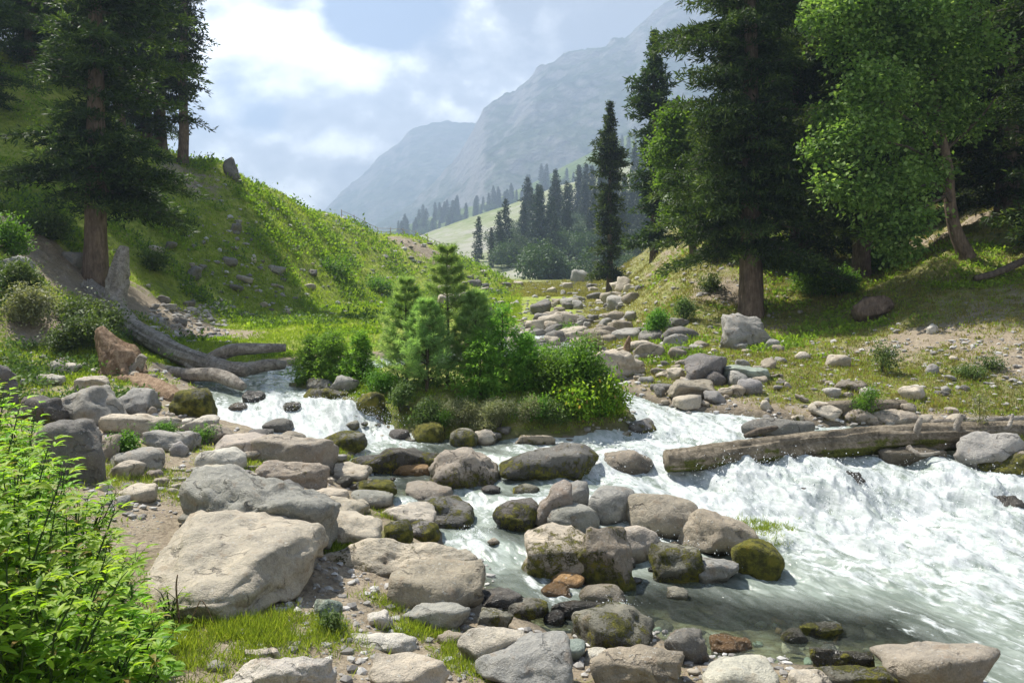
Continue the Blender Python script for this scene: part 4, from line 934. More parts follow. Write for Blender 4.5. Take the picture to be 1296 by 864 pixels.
fir(FL, 120, 358, 26, 1.0, .4, 'tall dense fir with a bare lower trunk beside the upright grey snag')
fir(FC, 232, 217, 48, 1.0, 1.0, 'slim fir with a bare lower trunk standing on the left ridge line')
fir(FC, 203, 200, 51, 1.1, 3.0, 'fuller fir just behind the slim one on the left ridge', xys=1.15)
fir(FA, 30, 130, 46, .85, 2.0, 'shaded fir high on the slope at the left edge')
fir(FB, -60, 150, 40, .8, 4.0, 'fir mostly outside the left edge, its branches reaching in at the top')
fir(FD, 772, 362, 62, .90, .3, 'narrow dark fir standing alone at the mouth of the valley')
fir(FD, 828, 318, 50, .88, 2.1, 'second narrow dark fir, right behind the lone one')
fir(FB, 950, 402, 28, 1.0, 2.6, 'massive fir with a thick rough trunk above the wedged grey boulder', xys=.88)
fir(FE, 1012, 340, 35, 1.0, 1.2, 'dark fir right behind the massive one')
fir(FB, 1090, 352, 31, .92, 4.4, 'thick trunked fir in the shade left of the maple', xys=.8)
fir(FE, 1275, 290, 31, .98, .9, 'broad dark fir filling the upper right corner', xys=1.1)
fir(FE, 1345, 300, 25, .9, 2.9, 'fir just outside the right edge with low boughs reaching in')
for u, d, s, lb in [(-35, 35, .85, 'low boughed fir on the slope at the far left edge'), (38, 43, .8, 'low boughed fir standing behind the left flank of the tall dense one'), (150, 47, .85, 'dense fir on the crest hidden behind the tall dense one'), (105, 48, .8, 'another fir on the crest behind the tall dense one'), (186, 50, .85, 'fir on the far side of the crest behind the tall dense one'), (60, 46, .95, 'fir on the crest left of the tall dense one')]:
    fir(FE, u, 0, d, s, u*.1, lb)
back = [(965, 44, .9), (1035, 70, 1.1), (955, 62, 1.2), (985, 80, 1.2), (1045, 52, 1.2), (1060, 75, 1.2), (1130, 58, 1.25), (1175, 44, 1.2), (1215, 62, 1.3), (1250, 46, 1.3), (1330, 42, 1.3), (1290, 70, 1.2), (1395, 34, 1.1), (975, 52, 1.0), (1075, 42, .9), (1120, 40, .85), (1010, 62, 1.1), (1340, 34, .9), (1230, 38, .9)]
for i, (u, d, s) in enumerate(back):
    fir((FE, FA, FE)[i % 3], u, 0, d, s*.9, i*1.7, 'dark fir deep in the wood on the right slope', 'firs deep in the wood on the right slope')

# broadleaf crowns: leaves on twig clusters
def broad_arrays(blobs, n, size, seed, aspect=.8, drop=.3, shell=.5, cluster=14):
    """blobs: (x,y,z,rx,ry,rz)"""
    rs = np.random.RandomState(seed); bl = np.array(blobs, float); vol = bl[:, 3]*bl[:, 4]*bl[:, 5]; pr = vol**.67/(vol**.67).sum()
    nc = max(1, n//cluster); k = rs.choice(len(bl), nc, p=pr)
    dr = unit(rs.normal(size=(nc, 3))); r = shell+(1-shell)*rs.rand(nc)**.6
    C_ = bl[k, :3]+dr*r[:, None]*bl[k, 3:]*(1+.25*fbm(dr*2+bl[k, :3], 2))[:, None]
    P = np.repeat(C_, cluster, 0); Do = np.repeat(dr, cluster, 0); N_ = len(P)
    P = P+rs.normal(size=(N_, 3))*size*1.3; Dn = Do*.5+rs.normal(size=(N_, 3))*.7+[0, 0, -drop]
    tn = np.clip(.45+np.repeat(rs.normal(size=nc)*.15, cluster)+rs.normal(size=N_)*.16, 0, 1)
    return slivers(P, Dn, size*rs.uniform(.7, 1.25, N_), size*aspect*rs.uniform(.7, 1.2, N_), rs, tn, .6)
# maple
mb = hit(1232, 326); mb = np.array(mb) if mb is not None else at(1232, 326, 27)
t = thing('maple_tree', 'leaning maple with pale green leaves between the dark firs on the right', 'tree', mb)
P = lambda u, v, d: at(u, v, d)-mb
d0 = mb[1]
wood('trunk', [np.array([0, 0, -.3]), P(1212, 300, d0), P(1203, 262, d0-.2), P(1200, 215, d0-.4), P(1190, 160, d0-.6), P(1180, 90, d0-.8), P(1175, 20, d0-.8)], [.26, .2, .17, .15, .12, .09, .05], M_BARK, t, ns=16, seg=60, seed=40, bark=.1)
lim = []
for (a, b, c_) in [((1201, 225), (1160, 190), (1095, 175)), ((1196, 190), (1240, 150), (1262, 120)), ((1198, 200), (1150, 150), (1080, 110)), ((1190, 160), (1140, 110), (1100, 50)), ((1203, 255), (1185, 232), (1150, 240)), ((1185, 110), (1150, 60), (1120, 0)), ((1202, 245), (1172, 262), (1140, 290)), ((1183, 100), (1220, 50), (1230, 0))]:
    lim.append(([P(*a, d0-.4), P(*b, d0-1.0), P(*c_, d0-1.8)], [.07, .045, .015]))
bl = []
rsb = np.random.RandomState(5)
for (u, v, r) in [(1090, 175, 48), (1060, 150, 36), (1110, 110, 50), (1150, 160, 50), (1080, 60, 40), (1140, 50, 50), (1190, 100, 50), (1230, 60, 45), (1130, 230, 42), (1090, 245, 34), (1060, 230, 30), (1170, 215, 36), (1120, 290, 34), (1150, 275, 34), (1220, 150, 36), (1180, 20, 50), (1100, 0, 50), (1050, 20, 40), (1160, -60, 60), (1090, -60, 50), (1230, -20, 50), (1140, 310, 26), (1040, 185, 24)]:
    dd = d0-1.4+rsb.uniform(-1.6, 1.2); q = P(u, v, dd); rr = r*dd/F*.88; bl.append((*q, rr, rr*.9, rr*.62))
V, Fq, tt = broad_arrays(bl, 40000, .145, 6, aspect=.8, drop=.35, shell=.55, cluster=22)
link('crown', crown_mesh(V, Fq, tt, lim, M_MAPLE), t)
# bright small broadleaf tree left of the massive fir
def small_tree(u, d, H, R, seed, label, mat=M_BRIGHT, n=16000, size=.2, lean=0., cb=.25, group=None, name='broadleaf_tree'):
    x = (u-CU)/F*d; z = tz(x, d); t = thing(name, label, 'tree', (x, d, z), group)
    wood('trunk', [(0, 0, -.2), (lean*.3, 0, H*.3), (lean*.6, 0, H*.55), (lean, 0, H*.85)], [.035*H**.7+.04, .03*H**.7+.03, .02*H**.7+.02, .02], M_BARK, t, ns=12, seg=30, seed=seed, bark=.1)
    rs = np.random.RandomState(seed); bl = []
    for k in range(16):
        h = rs.uniform(cb, .93); a = rs.rand()*6.28; rr = R*(.25+.75*math.sin(math.pi*min(1, (1-h)*1.1+.1))); q = rs.uniform(.2, .8)
        s = R*rs.uniform(.3, .5); bl.append((lean*h+math.cos(a)*rr*q, math.sin(a)*rr*q, h*H, s, s, s*.7))
    V, Fq, tt = broad_arrays(bl, n, size, seed); link('crown', mesh_np('crown', V, Fq, mat, {'tint': tt}, smooth=False), t); return t
small_tree(878, 38, 7.4, 2.0, 51, 'bright green broadleaf tree peeking out left of the massive fir', n=22000, size=.17, lean=-.9)
small_tree(905, 35, 4.4, 1.3, 52, 'small bright broadleaf tree under the massive fir', n=9000, size=.15)

# far firs: light shared meshes
def far_fir(seed, H, R, n):
    V, Fq, tt, _ = fir_arrays(H, R, H*.04, seed, dens=.5, sl=.8, sw=.34, step=.75, nb=6, per=3, ragged=.4, droop=.3)
    return mesh_np('far_fir', V, Fq, M_FIRFAR, {'tint': tt}, smooth=False)
FF = [far_fir(600+i, 18, 2.0+.35*(i % 3), 0) for i in range(5)]
rs = np.random.RandomState(77)
def far(u, d, zf, H, label, group, name='fir_tree', me=None, sx=1.0):
    x = (u-CU)/F*d; o = link(name, me or FF[rs.randint(5)], loc=(x, d, zf-.4)); s = H/18
    o.scale = (s*sx, s*sx, s); o.rotation_euler = (0, 0, rs.rand()*6); tag(o, label, 'tree', group); return o
# single trees at the left end of the wood below the scree
for (u, d, H, lb) in [(606, 215, 13, 'small far fir standing first and alone at the left end of the wood'), (622, 200, 10.5, 'low far fir left of a close pair below the scree'), (632, 205, 14, 'left one of a close pair of far firs below the scree'), (640, 210, 16.5, 'right and taller one of a close pair of far firs below the scree')]:
    far(u, d, scr(u, d), H, lb, None)
for i in range(58):
    u = 655+170*rs.rand()**.9; d = rs.uniform(190, 330)
    far(u, d, scr(u, d), rs.uniform(15, 24)*(.85 if d < 230 else 1), 'grey green fir in the far wood below the scree', 'firs of the far wood below the scree', sx=rs.uniform(.9, 1.2))
for i in range(85):
    u = 503+rs.rand()**1.0*170; d = rs.uniform(760, 925) if i % 3 else rs.uniform(860, 935)
    far(u, d, mid(u, d), rs.uniform(13, 24), 'tiny hazy fir on the line of trees under the mountain', 'hazy firs on the slope under the mountain', sx=1.3)
for i in range(45):
    u = 660+rs.rand()*190; d = rs.uniform(600, 930)
    far(u, d, mid(u, d), rs.uniform(14, 26), 'hazy fir on the upper slope above the scree', 'hazy firs above the scree', sx=1.3)
bl = [(rs.normal()*2.2, rs.normal()*2, 2.2+rs.rand()*2.6, 2.2, 2.2, 1.8) for _ in range(9)]
V, Fq, tt = broad_arrays(bl, 9000, .38, 9); FBUSH = [mesh_np('far_broadleaf', V, Fq, leaf_mat('far_leaves', [(0, (.03, .06, .02)), (1, (.09, .14, .045))], .2), {'tint': tt}, smooth=False)]
for i in range(26):
    u = rs.uniform(640, 830); d = rs.uniform(170, 300)
    far(u, d, scr(u, d), 18*rs.uniform(.7, 1.3), 'rounded broadleaf tree among the far firs', 'rounded broadleaf trees among the far firs', 'broadleaf_tree', FBUSH[0])
far(688, 150, scr(688, 150)-1.2, 18*1.35, 'roundest bushy tree at the foot of the far wood, left of the skyline boulder', None, 'broadleaf_tree', FBUSH[0])
far(716, 158, scr(716, 158)-1.5, 18*.9, 'lower bushy tree at the foot of the far wood behind the skyline boulder', None, 'broadleaf_tree', FBUSH[0])
far(795, 150, scr(795, 150), 18*.8, 'bushy tree seen between the two narrow dark firs', None, 'broadleaf_tree', FBUSH[0])
for i in range(40):
    u = 520+rs.rand()*230; d = rs.uniform(650, 900)
    far(u, d, mid(u, d), 18*rs.uniform(1.2, 2.2), 'hazy broadleaf tree under the mountain', 'hazy broadleaf trees under the mountain', 'broadleaf_tree', FBUSH[0])

# ------------------------------------------------------------------ young conifers of the island
def young_pine(u, v, H, R, seed, label):
    rs = np.random.RandomState(seed); y = v; x = (u-CU)/F*y; z = tz(x, y)
    t = thing('young_pine', label, 'tree', (x, y, z)); 
    wood('trunk', [(0, 0, -.1), (.02, 0, H*.4), (-.01, .02, H*.75), (0, 0, H*.97)], [.035, .026, .015, .006], M_TWIG, t, ns=10, seg=40, seed=seed, bark=.1)
    tb, P_, D_ = [], [], []
    zz = H*.12; 
    while zz < H:
        f = zz/H; k = 5 if f < .9 else 4
        ph0 = rs.rand()*6
        for b in range(k):
            ph = ph0+b*6.28/k+rs.uniform(-.3, .3); ln = R*(1.05-f)**.8*rs.uniform(.65, 1.1)+.05
            s = np.linspace(0, 1, 9); pts = np.stack([np.cos(ph)*s*ln, np.sin(ph)*s*ln, zz+.28*s*ln+.28*ln*s*s], 1)
            tb.append((pts[[0, 4, 8]], [.010, .006, .003]))
            starts = [(pts[i], unit((pts[i]-pts[i-1])[None])[0], 1.0) for i in range(3, 9)]
            for j in (3, 5, 6):
                for sg in (-1, 1):
                    dv = unit(np.array([[np.cos(ph+sg*.8), np.sin(ph+sg*.8), .45]]))[0]; l2 = ln*.35*rs.uniform(.5, 1)
                    for w_ in (.35, .7, 1.): starts.append((pts[j]+dv*l2*w_, dv, 1.))
                    tb.append((np.array([pts[j], pts[j]+dv*l2*.5, pts[j]+dv*l2]), [.005, .004, .002]))
            for a, b_, _ in starts: P_.append(a); D_.append(b_)
        zz += H*.085*rs.uniform(.8, 1.15)
    for w_ in np.linspace(.8, 1, 8): P_.append(np.array([0, 0, H*w_])); D_.append(np.array([0, 0, 1.]))
    per = 16; P_ = np.repeat(np.array(P_), per, 0); D_ = np.repeat(np.array(D_), per, 0); n = len(P_)
    P_ = P_-D_*rs.rand(n, 1)*.07; dd = D_*.75+rs.normal(size=(n, 3))*.55
    tn = np.clip(.5+fbm(P_*3+seed, 2)*.5+rs.normal(size=n)*.15, 0, 1)
    V, Fq, tt = slivers(P_, dd,   .13*rs.uniform(.7, 1.2, n), .0095, rs, tn)
    link('crown', crown_mesh(V, Fq, tt, tb, M_PINE), t)
young_pine(566, 16.2, 2.8, .95, 1, 'tallest young pine with long soft needles in the middle of the island')
young_pine(514, 16.3, 2.2, .75, 2, 'shorter young pine left of the tallest one on the island')
young_pine(540, 15.7, 1.8, .8, 3, 'bushy young pine in front between the two taller ones')
young_pine(602, 16.0, 2.0, .7, 4, 'young pine right of the tallest one, beside the dark spruce')
def young_spruce(u, v, H, R, seed, label, mat=None, dens=2.2):
    y = v; x = (u-CU)/F*y; z = tz(x, y)
    V, Fq, tt, _t = fir_arrays(H, R, H*.03, seed, dens=dens, sl=.085, sw=.024, step=H*.048, nb=9, per=9, ragged=.7, droop=.05)
    P0 = np.repeat(V.reshape(-1, 4, 3).mean(1), 4, 0)
    t = thing('young_spruce', label, 'tree', (x, y, z))
    wood('trunk', [(0, 0, -.1), (0, 0, H*.5), (0, 0, H*.96)], [.03, .018, .005], M_TWIG, t, ns=8, seg=16, bark=.1)
    link('crown', mesh_np('crown', V, Fq, mat or M_SPRUCE, {'tint': tt}, smooth=False), t)
young_spruce(636, 15.9, 1.75, .62, 11, 'dark young spruce right of the pines on the island')
young_spruce(608, 15.4, 1.25, .6, 12, 'low dark young spruce in front of the pines', dens=2.0)
young_spruce(664, 15.7, 1.1, .45, 13, 'small young spruce at the right end of the island conifers')
young_spruce(392, 18.0, 1.0, .62, 14, 'light green young spruce at the tip of the island, left of its twin', M_BRIGHT)
young_spruce(424, 17.8, 1.1, .66, 15, 'middle one of the young spruces at the tip of the island', M_SPRUCE)
young_spruce(456, 17.5, 1.05, .62, 16, 'young spruce at the tip of the island next to the pines', M_SPRUCE)

# ------------------------------------------------------------------ bushes
def bush(u, v, w_px, h_px, seed, label, mat, size, n=5000, aspect=.5, name='bush', group=None, drop=.1, stems=6, cat='bush', d=None):
    q = hit(u, v, T)
    if q is None: return
    x, y, z = q; a_ = x/y
    while interp(S, a_*y, y)[0] < .12 and y < q[1]+2.5: y += .04
    x = a_*y; w = w_px*y/F/2; h = h_px*y/F; z = tz(x, y+w*.6)
    rs = np.random.RandomState(seed); t = thing(name, label, cat, (x, y+w*.6, z), group)
    bl = []
    for k in range(9):
        a = rs.rand()*6.28; r_ = rs.rand()**.5*.6; s = rs.uniform(.28, .5)
        hh = h*(rs.uniform(.25, .8))*(1-.35*r_); bl.append((math.cos(a)*r_*w, math.sin(a)*r_*w, hh, w*s, w*s, h*s*.55))
    V, Fq, tt = broad_arrays(bl, n, size, seed, aspect=aspect, drop=drop, shell=.15, cluster=10)
    V[:, 2] = np.maximum(V[:, 2], -.02); link('foliage', crown_mesh(V, Fq, tt, [([(0, 0, -.05), (b[0]*.4, b[1]*.4, b[2]*.5), b[:3]], [.012*(h+.3), .009*(h+.3), .004]) for b in bl[:stems]], mat, 'foliage'), t)
B = [
 (700, 508, 85, 62, 'leafy bright bush right of the dark spruces on the island', M_BRIGHT, .075, 7000),
 (738, 515, 85, 75, 'tall leafy bush near the downstream end of the island', M_BRIGHT, .08, 7000),
 (712, 480, 80, 45, 'leafy bush at the back of the island', M_BRIGHT, .08, 5000),
 (770, 540, 60, 50, 'low broad leaved bush at the downstream tip of the island', M_HERB, .09, 3500),
 (735, 548, 60, 42, 'broad leaved herb clump at the water edge of the island', M_HERB, .10, 3000),
 (680, 540, 45, 34, 'small bright herb clump between the dry shrub and the leafy bushes', M_BRIGHT, .06, 2500),
 (580, 552, 66, 44, 'pale dry shrub nearest the moss mound on the island shore', M_DRY, .035, 6000),
 (632, 556, 62, 42, 'pale dry shrub in the middle of the island shore', M_DRY, .035, 6000),
 (672, 556, 50, 38, 'pale dry shrub next to the leafy herbs on the island shore', M_DRY, .035, 5000),
 (610, 556, 60, 34, 'small pale dry shrub between the two larger ones on the island shore', M_DRY, .035, 4500),
 (705, 556, 50, 30, 'low grassy clump hanging over the island shore', M_DULL, .05, 2500),
 (560, 560, 44, 30, 'mossy green clump under the pines at the island shore', M_BRIGHT, .035, 3000),
 (760, 552, 50, 30, 'low leafy clump on the island shore beside its downstream tip', M_HERB, .07, 2000),
 (545, 545, 42, 36, 'ferny green clump over the moss mound on the island', M_DULL, .05, 3000),
 (478, 505, 50, 32, 'green clump above the left fall', M_BRIGHT, .05, 3000),
 (505, 528, 40, 40, 'drooping green clump below the pines', M_DULL, .05, 2500),
 (100, 418, 90, 50, 'dull ferny bush below the roots of the dead trunk', M_DULL, .11, 5000),
 (95, 448, 70, 42, 'grey green bush in the shade above the stump', M_DULL, .10, 4000),
 (28, 420, 70, 60, 'pale leafy bush on the slope at the left edge', M_DRY, .09, 4000),
 (15, 375, 60, 40, 'leafy bush above the pale one at the left edge', M_DULL, .10, 3500),
 (8, 320, 50, 50, 'yellow green bush high at the left edge', M_BRIGHT, .12, 2500),
 (70, 450, 60, 26, 'low dull bush beside the small earth slide', M_DULL, .08, 2500),
 (50, 300, 60, 40, 'shaded bush under the tall dense fir', M_DULL, .13, 3000),
 (1122, 476, 50, 44, 'small leggy shrub with bare stems on the far bank', M_DULL, .07, 1200),
 (1125, 345, 46, 36, 'sunlit bush right of the thick trunked fir', M_BRIGHT, .14, 2500),
 (1050, 378, 60, 36, 'sunlit leafy undergrowth bush between the two thick trunks', M_BRIGHT, .13, 3000),
 (1025, 372, 40, 50, 'taller sunlit bush behind the undergrowth between the trunks', M_BRIGHT, .13, 2500),
 (1080, 372, 40, 30, 'low sunlit bush at the foot of the thick trunked fir', M_BRIGHT, .13, 2000),
 (835, 428, 44, 38, 'bright bush on the far bank above the stones', M_BRIGHT, .09, 3000),
 (868, 408, 30, 30, 'small bush at the base of the right slope', M_DULL, .09, 2000),
 (720, 440, 44, 20, 'low green bush beside the stream bed', M_BRIGHT, .10, 2000),
 (745, 448, 34, 20, 'pale green bush left of the big tan cracked boulder', M_DRY, .09, 1500),
 (900, 372, 30, 22, 'dark green bush on the right slope below the massive fir', M_DULL, .12, 1200),
 (1100, 566, 44, 36, 'grassy moss clump hanging over the long log', M_BRIGHT, .05, 2500),
 (1235, 482, 44, 16, 'low scrubby plant on the bare slope at the right', M_DULL, .06, 1200),
 (1262, 470, 36, 14, 'low scrubby plant near the right edge of the slope', M_DULL, .06, 1000),
 (190, 345, 40, 30, 'shaded bush on the slope right of the snag', M_DULL, .12, 2000),
 (420, 350, 60, 22, 'bright scrub patch low on the left slope', M_BRIGHT, .22, 1500),
 (478, 372, 50, 22, 'bright scrub patch behind the young pines', M_BRIGHT, .2, 1200),
 (340, 235, 50, 18, 'bright scrub on the skyline of the left ridge', M_BRIGHT, .25, 1500),
 (400, 262, 40, 14, 'smaller bright scrub further along the left ridge skyline', M_BRIGHT, .25, 1200),
 (150, 582, 36, 34, 'small dark leafed bush beside the upright dark grey boulder', M_BRIGHT, .05, 2200),
 (256, 562, 34, 18, 'green clump among the stones by the left fall', M_BRIGHT, .045, 1500),
 (205, 556, 32, 18, 'low green clump among the grey rocks', M_BRIGHT, .045, 1500),
 (416, 802, 22, 24, 'tuft of broad grass at the corner of the huge tan slab', M_DULL, .035, 900),
]
for i, (u, v, w_, h_, lb, mt, sz, n) in enumerate(B):
    bush(u, v, w_, h_, 300+i, lb, mt, sz, n, aspect=.45)
# thin tall weed, right
q = hit(1240, 592, T)
t = thing('tall_weed', 'single tall thin weed with feathery pale leaves beside the pale grey block', 'plant', q)
wood('stem', [(0, 0, 0), (.01, 0, .5), (-.01, 0, 1.25)], [.01, .008, .003], M_DULL, t, ns=6, seg=14, bark=0)
rs = np.random.RandomState(5); n = 500; zz = .35+.9*rs.rand(n); P_ = np.stack([rs.normal(size=n)*.08, rs.normal(size=n)*.08, zz], 1)
V, Fq, tt = slivers(P_, rs.normal(size=(n, 3)), .07, .02, rs, rs.rand(n)); link('leaves', mesh_np('leaves', V, Fq, M_DRY, {'tint': tt}, smooth=False), t)

# ------------------------------------------------------------------ leafy herbs of the left foreground
def lance(base, dirn, length, width, rs, tint):
    """arched lance leaf of 5 stations: (n,3) arrays"""
    n = len(base); dirn = unit(dirn); side = unit(np.cross(dirn, [0, 0, 1.])+rs.normal(size=(n, 3))*.25); upv = np.cross(side, dirn)
    st = np.array([0, .25, .5, .78, 1.0]); wd = np.array([.12, .85, 1.0, .6, .02])
    L_ = length[:, None]; rows = []
    for s, w in zip(st, wd):
        c = base+dirn*L_*s-np.array([0, 0, 1.])*L_*.38*s*s; o = side*(width*w*.5)[:, None]; lift = upv*(width*w*.22)[:, None]
        rows += [c-o+lift, c, c+o+lift]
    V = np.stack(rows, 1).reshape(-1, 3); q = []
    for r in range(4):
        for k in range(2): a = r*3+k; q.append([a, a+1, a+4, a+3])
    Fq = (np.arange(n)[:, None, None]*15+np.array(q)[None]).reshape(-1, 4)
    return V, Fq, np.repeat(tint, 15)
def herb(x, y, H, seed, label, group=None, ns=7, spread=.34, leaf=.185):
    rs = np.random.RandomState(seed); z = tz(x, y); t = thing('leafy_herb', label, 'plant', (x, y, z), group)
    tb, base, dr, ln = [], [], [], []
    for s in range(ns):
        a = rs.rand()*6.28; r = spread*rs.uniform(.3, 1); h = H*rs.uniform(.72, 1.05)
        p0 = np.array([math.cos(a)*.06, math.sin(a)*.06, -.03]); p2 = np.array([math.cos(a)*r, math.sin(a)*r, h]); p1 = (p0+p2)/2+np.array([math.cos(a), math.sin(a), 0])*-.04
        tb.append(tube([p0, p1, p2], [.009, .007, .003], ns=6, seg=12, cap=False, bark=0))
        k = int(h/.042)
        for i in range(int(k*.28), k+1):
            f = i/k; c = (1-f)**2*p0+2*f*(1-f)*p1+f*f*p2; aa = i*2.4+s
            pet = .10*(1.1-f*.6); od = np.array([math.cos(aa), math.sin(aa), .35+.7*f]); tip = c+od*pet
            tb.append(tube([c, c+od*pet*.6, tip], [.003, .002, .0015], ns=4, seg=4, cap=False, bark=0))
            nl = 5 if f < .93 else 4
            for j in range(nl):
                b = aa+(j-(nl-1)/2)*.62; up = .15+.5*f
                base.append(tip); dr.append([math.cos(b), math.sin(b), up+rs.normal()*.15]); ln.append(leaf*(1-.16*abs(j-(nl-1)/2))*(1.05-.45*f)*rs.uniform(.6, 1.25))
    base = np.array(base); dr = np.array(dr); ln = np.array(ln)
    V, Fq, tt = lance(base, dr, ln, ln*.23, rs, np.where(rs.rand(len(base)) < .035, rs.rand(len(base))*.05, np.clip(.25+.5*base[:, 2]/H+rs.normal(size=len(base))*.17, .1, 1)))
    link('leaves', mesh_np('leaves', V, Fq, M_HERB, {'tint': tt}), t)
    V, Fq = join(tb); link('stems', mesh_np('stems', V, Fq, M_DULL), t)
HB = [(165, 4.35, .5, 'low leafy herb in the grass left of the huge tan slab'), (60, 3.9, .7, None), (120, 4.1, .45, None), (170, 5.3, .5, None), (0, 4.9, 1.3, None), (-8, 4.3, 1.25, 'tallest leafy herb at the left edge'), (40, 4.7, 1.15, None), (-50, 4.9, 1.35, None), (85, 5.2, .95, None), (20, 5.6, 1.2, None), (120, 5.5, .70, None), (-20, 6.4, 1.3, None), (60, 6.3, 1.05, None), (100, 6.6, .8, None), (70, 4.25, .80, None), (-60, 3.8, 1.1, None), (10, 3.75, .85, None), (55, 7.4, 1.0, None), (-30, 7.8, 1.3, None), (145, 6.0, .55, 'leafy herb leaning over the end of the huge tan slab'), (100, 4.7, .6, None), (-90, 5.6, 1.5, None), (-90, 4.4, 1.4, None), (140, 5.0, .42, None), (30, 8.6, .8, None)]
for i, (u, y, H, lb) in enumerate(HB):
    herb((u-CU)/F*y, y, H, 700+i, lb or 'bright leafy herb in the thicket at the left edge', None if lb else 'leafy herbs of the thicket at the left edge')
q = hit(222, 785, T)
herb(q[0], q[1]-.1, .28, 800, 'small broad leaved herb with a dead stalk in front of the huge tan slab', ns=5, spread=.12, leaf=.09)
t = thing('dead_stalk', 'bent brown dead stalk in front of the huge tan slab', 'plant', (q[0]+.1, q[1]-.15, q[2]))
wood('stalk', [(0, 0, 0), (-.03, 0, .3), (-.02, 0, .42)], [.008, .007, .005], M_ROT, t, ns=6, seg=10, bark=0)
wood('stalk', [(.05, 0, 0), (.12, 0, .14), (.17, 0, .22), (.26, 0, .05)], [.005, .005, .004, .003], M_ROT, t, ns=6, seg=14, bark=0)

# ------------------------------------------------------------------ fence on the left ridge
m, nt, out = mat_new('fence_wood'); pb = N(nt, 'ShaderNodeBsdfPrincipled', Roughness=.8); L(nt, ramp(nt, noise(nt, pos(nt), 8, 3), [(.3, (.20, .15, .11)), (.7, (.42, .34, .27))]), pb.inputs['Base Color']); L(nt, pb.outputs[0], out.inputs[0])
fx = [(432, 279, 72), (448, 284, 73.5), (462, 288, 75), (478, 292, 77), (494, 296, 79), (510, 300, 81), (526, 305, 83), (541, 310, 84.5), (556, 317, 86), (568, 324, 87)]
def ridge_pt(u, d):
    best = None
    for dd in np.linspace(d-12, d+10, 60):
        x = (u-CU)/F*dd; z = tz(x, dd); s = (z-CAMZ)/dd
        if best is None or s > best[0]: best = (s, x, dd, z)
    return np.array(best[1:])
fp_ = [ridge_pt(u, d) for u, v, d in fx]
t = thing('wooden_fence', 'thin weathered wooden fence along the crest of the left ridge', 'fence', tuple(fp_[0]))
for k, q in enumerate(fp_):
    q = q-fp_[0]; wood('post', [q+[0, 0, -.2], q+[.02, 0, .3], q+[0, 0, .75]], [.035, .035, .03], m, t, ns=6, seg=4, bark=0)
for h in (.3, .62):
    for a, b in zip(fp_[:-1], fp_[1:]): wood('rail', [a-fp_[0]+[0, 0, h], (a+b)/2-fp_[0]+[0, 0, h+.02], b-fp_[0]+[0, 0, h]], [.02]*3, m, t, ns=5, seg=4, bark=0)
# ------------------------------------------------------------------ litter tray
q = hit(222, 812)
m, nt, out = mat_new('white_plastic'); pb = N(nt, 'ShaderNodeBsdfPrincipled', Roughness=.4); pb.inputs['Base Color'].default_value = (.75, .77, .78, 1); L(nt, pb.outputs[0], out.inputs[0])
b = bmesh.new()
bmesh.ops.create_cube(b, size=1); bmesh.ops.scale(b, vec=(.15, .10, .035), verts=b.verts)
bmesh.ops.scale(b, vec=(.85, .85, 1), verts=[v for v in b.verts if v.co.z < 0])
top = [f for f in b.faces if f.normal.z > .9]; r_ = bmesh.ops.inset_region(b, faces=top, thickness=.008); bmesh.ops.translate(b, vec=(0, 0, -.022), verts=top[0].verts)
bmesh.ops.bevel(b, geom=[e for e in b.edges], offset=.003, segments=2, affect='EDGES')
me = bpy.data.meshes.new('litter'); b.to_mesh(me); b.free(); me.materials.append(m)
o = link('plastic_tray', me, loc=(q[0], q[1], q[2]+.02)); o.rotation_euler = (.15, .1, .4); tag(o, 'crushed white plastic tray lying in the grass before the huge tan slab', 'litter')

# ------------------------------------------------------------------ grass: nobody could count it
def grass(name, n, size_f, regions, blades=5, mat=M_GRASS, amin=.42, seed=1, wid=.07, hs=1.0, seam=None):
    rs = np.random.RandomState(seed); Pp, Ss = [], []
    tot = sum(r[4] for r in regions)
    for u0, u1, y0, y1, wt_ in regions:
        k = int(n*wt_/tot); a = (rs.uniform(u0, u1, k)-CU)/F; y = 1/rs.uniform(1/y1, 1/y0, k); x = a*y
        tfv = interp(turf, x, y); sv = interp(S, x, y)
        ok = (tfv+rs.normal(size=k)*.08 > amin) & (sv > .12)
        Pp.append(np.stack([x, y, interp(T, x, y)], 1)[ok]); 
    P = np.concatenate(Pp); sz = size_f(P[:, 1])*rs.uniform(.6, 1.3, len(P))*(.7+.6*np.clip(fbm(P*.6, 2)+.5, 0, 1))
    P = np.repeat(P, blades, 0); sz = np.repeat(sz, blades); n = len(P)
    P = P+rs.normal(size=(n, 3))*sz[:, None]*[.4, .4, 0]; P[:, 2] -= .01*sz
    dr = rs.normal(size=(n, 3))*.5+[0, 0, 1.]
    tn = np.clip(.45+fbm(P*.35, 3)*.55+rs.normal(size=n)*.16, 0, 1)
    V, Fq, tt = slivers(P, dr, sz*hs, sz*wid*3, rs, tn)
    o = link(name, mesh_np(name, V, Fq, mat, {'tint': tt}, smooth=False)); tag(o, kind='stuff')
grass('grass', 90000, lambda y: .03+.0026*y, [(-350, 480, 16, 60, 5), (180, 660, 35, 98, 3), (350, 820, 12, 16, .6), (740, 1500, 15, 34, 1.2)], seed=1)
grass('dry_grass', 42000, lambda y: .03+.0026*y, [(740, 1500, 15, 40, 4), (740, 1296, 28, 80, 3), (630, 800, 60, 104, 1)], seed=3, mat=M_DRYGRASS, amin=.35)
grass('short_grass', 60000, lambda y: .018+.0035*y, [(-200, 240, 4.2, 7.5, 1.0), (0, 480, 7.5, 18, 2), (400, 660, 5, 9, 1)], seed=2, amin=.55)
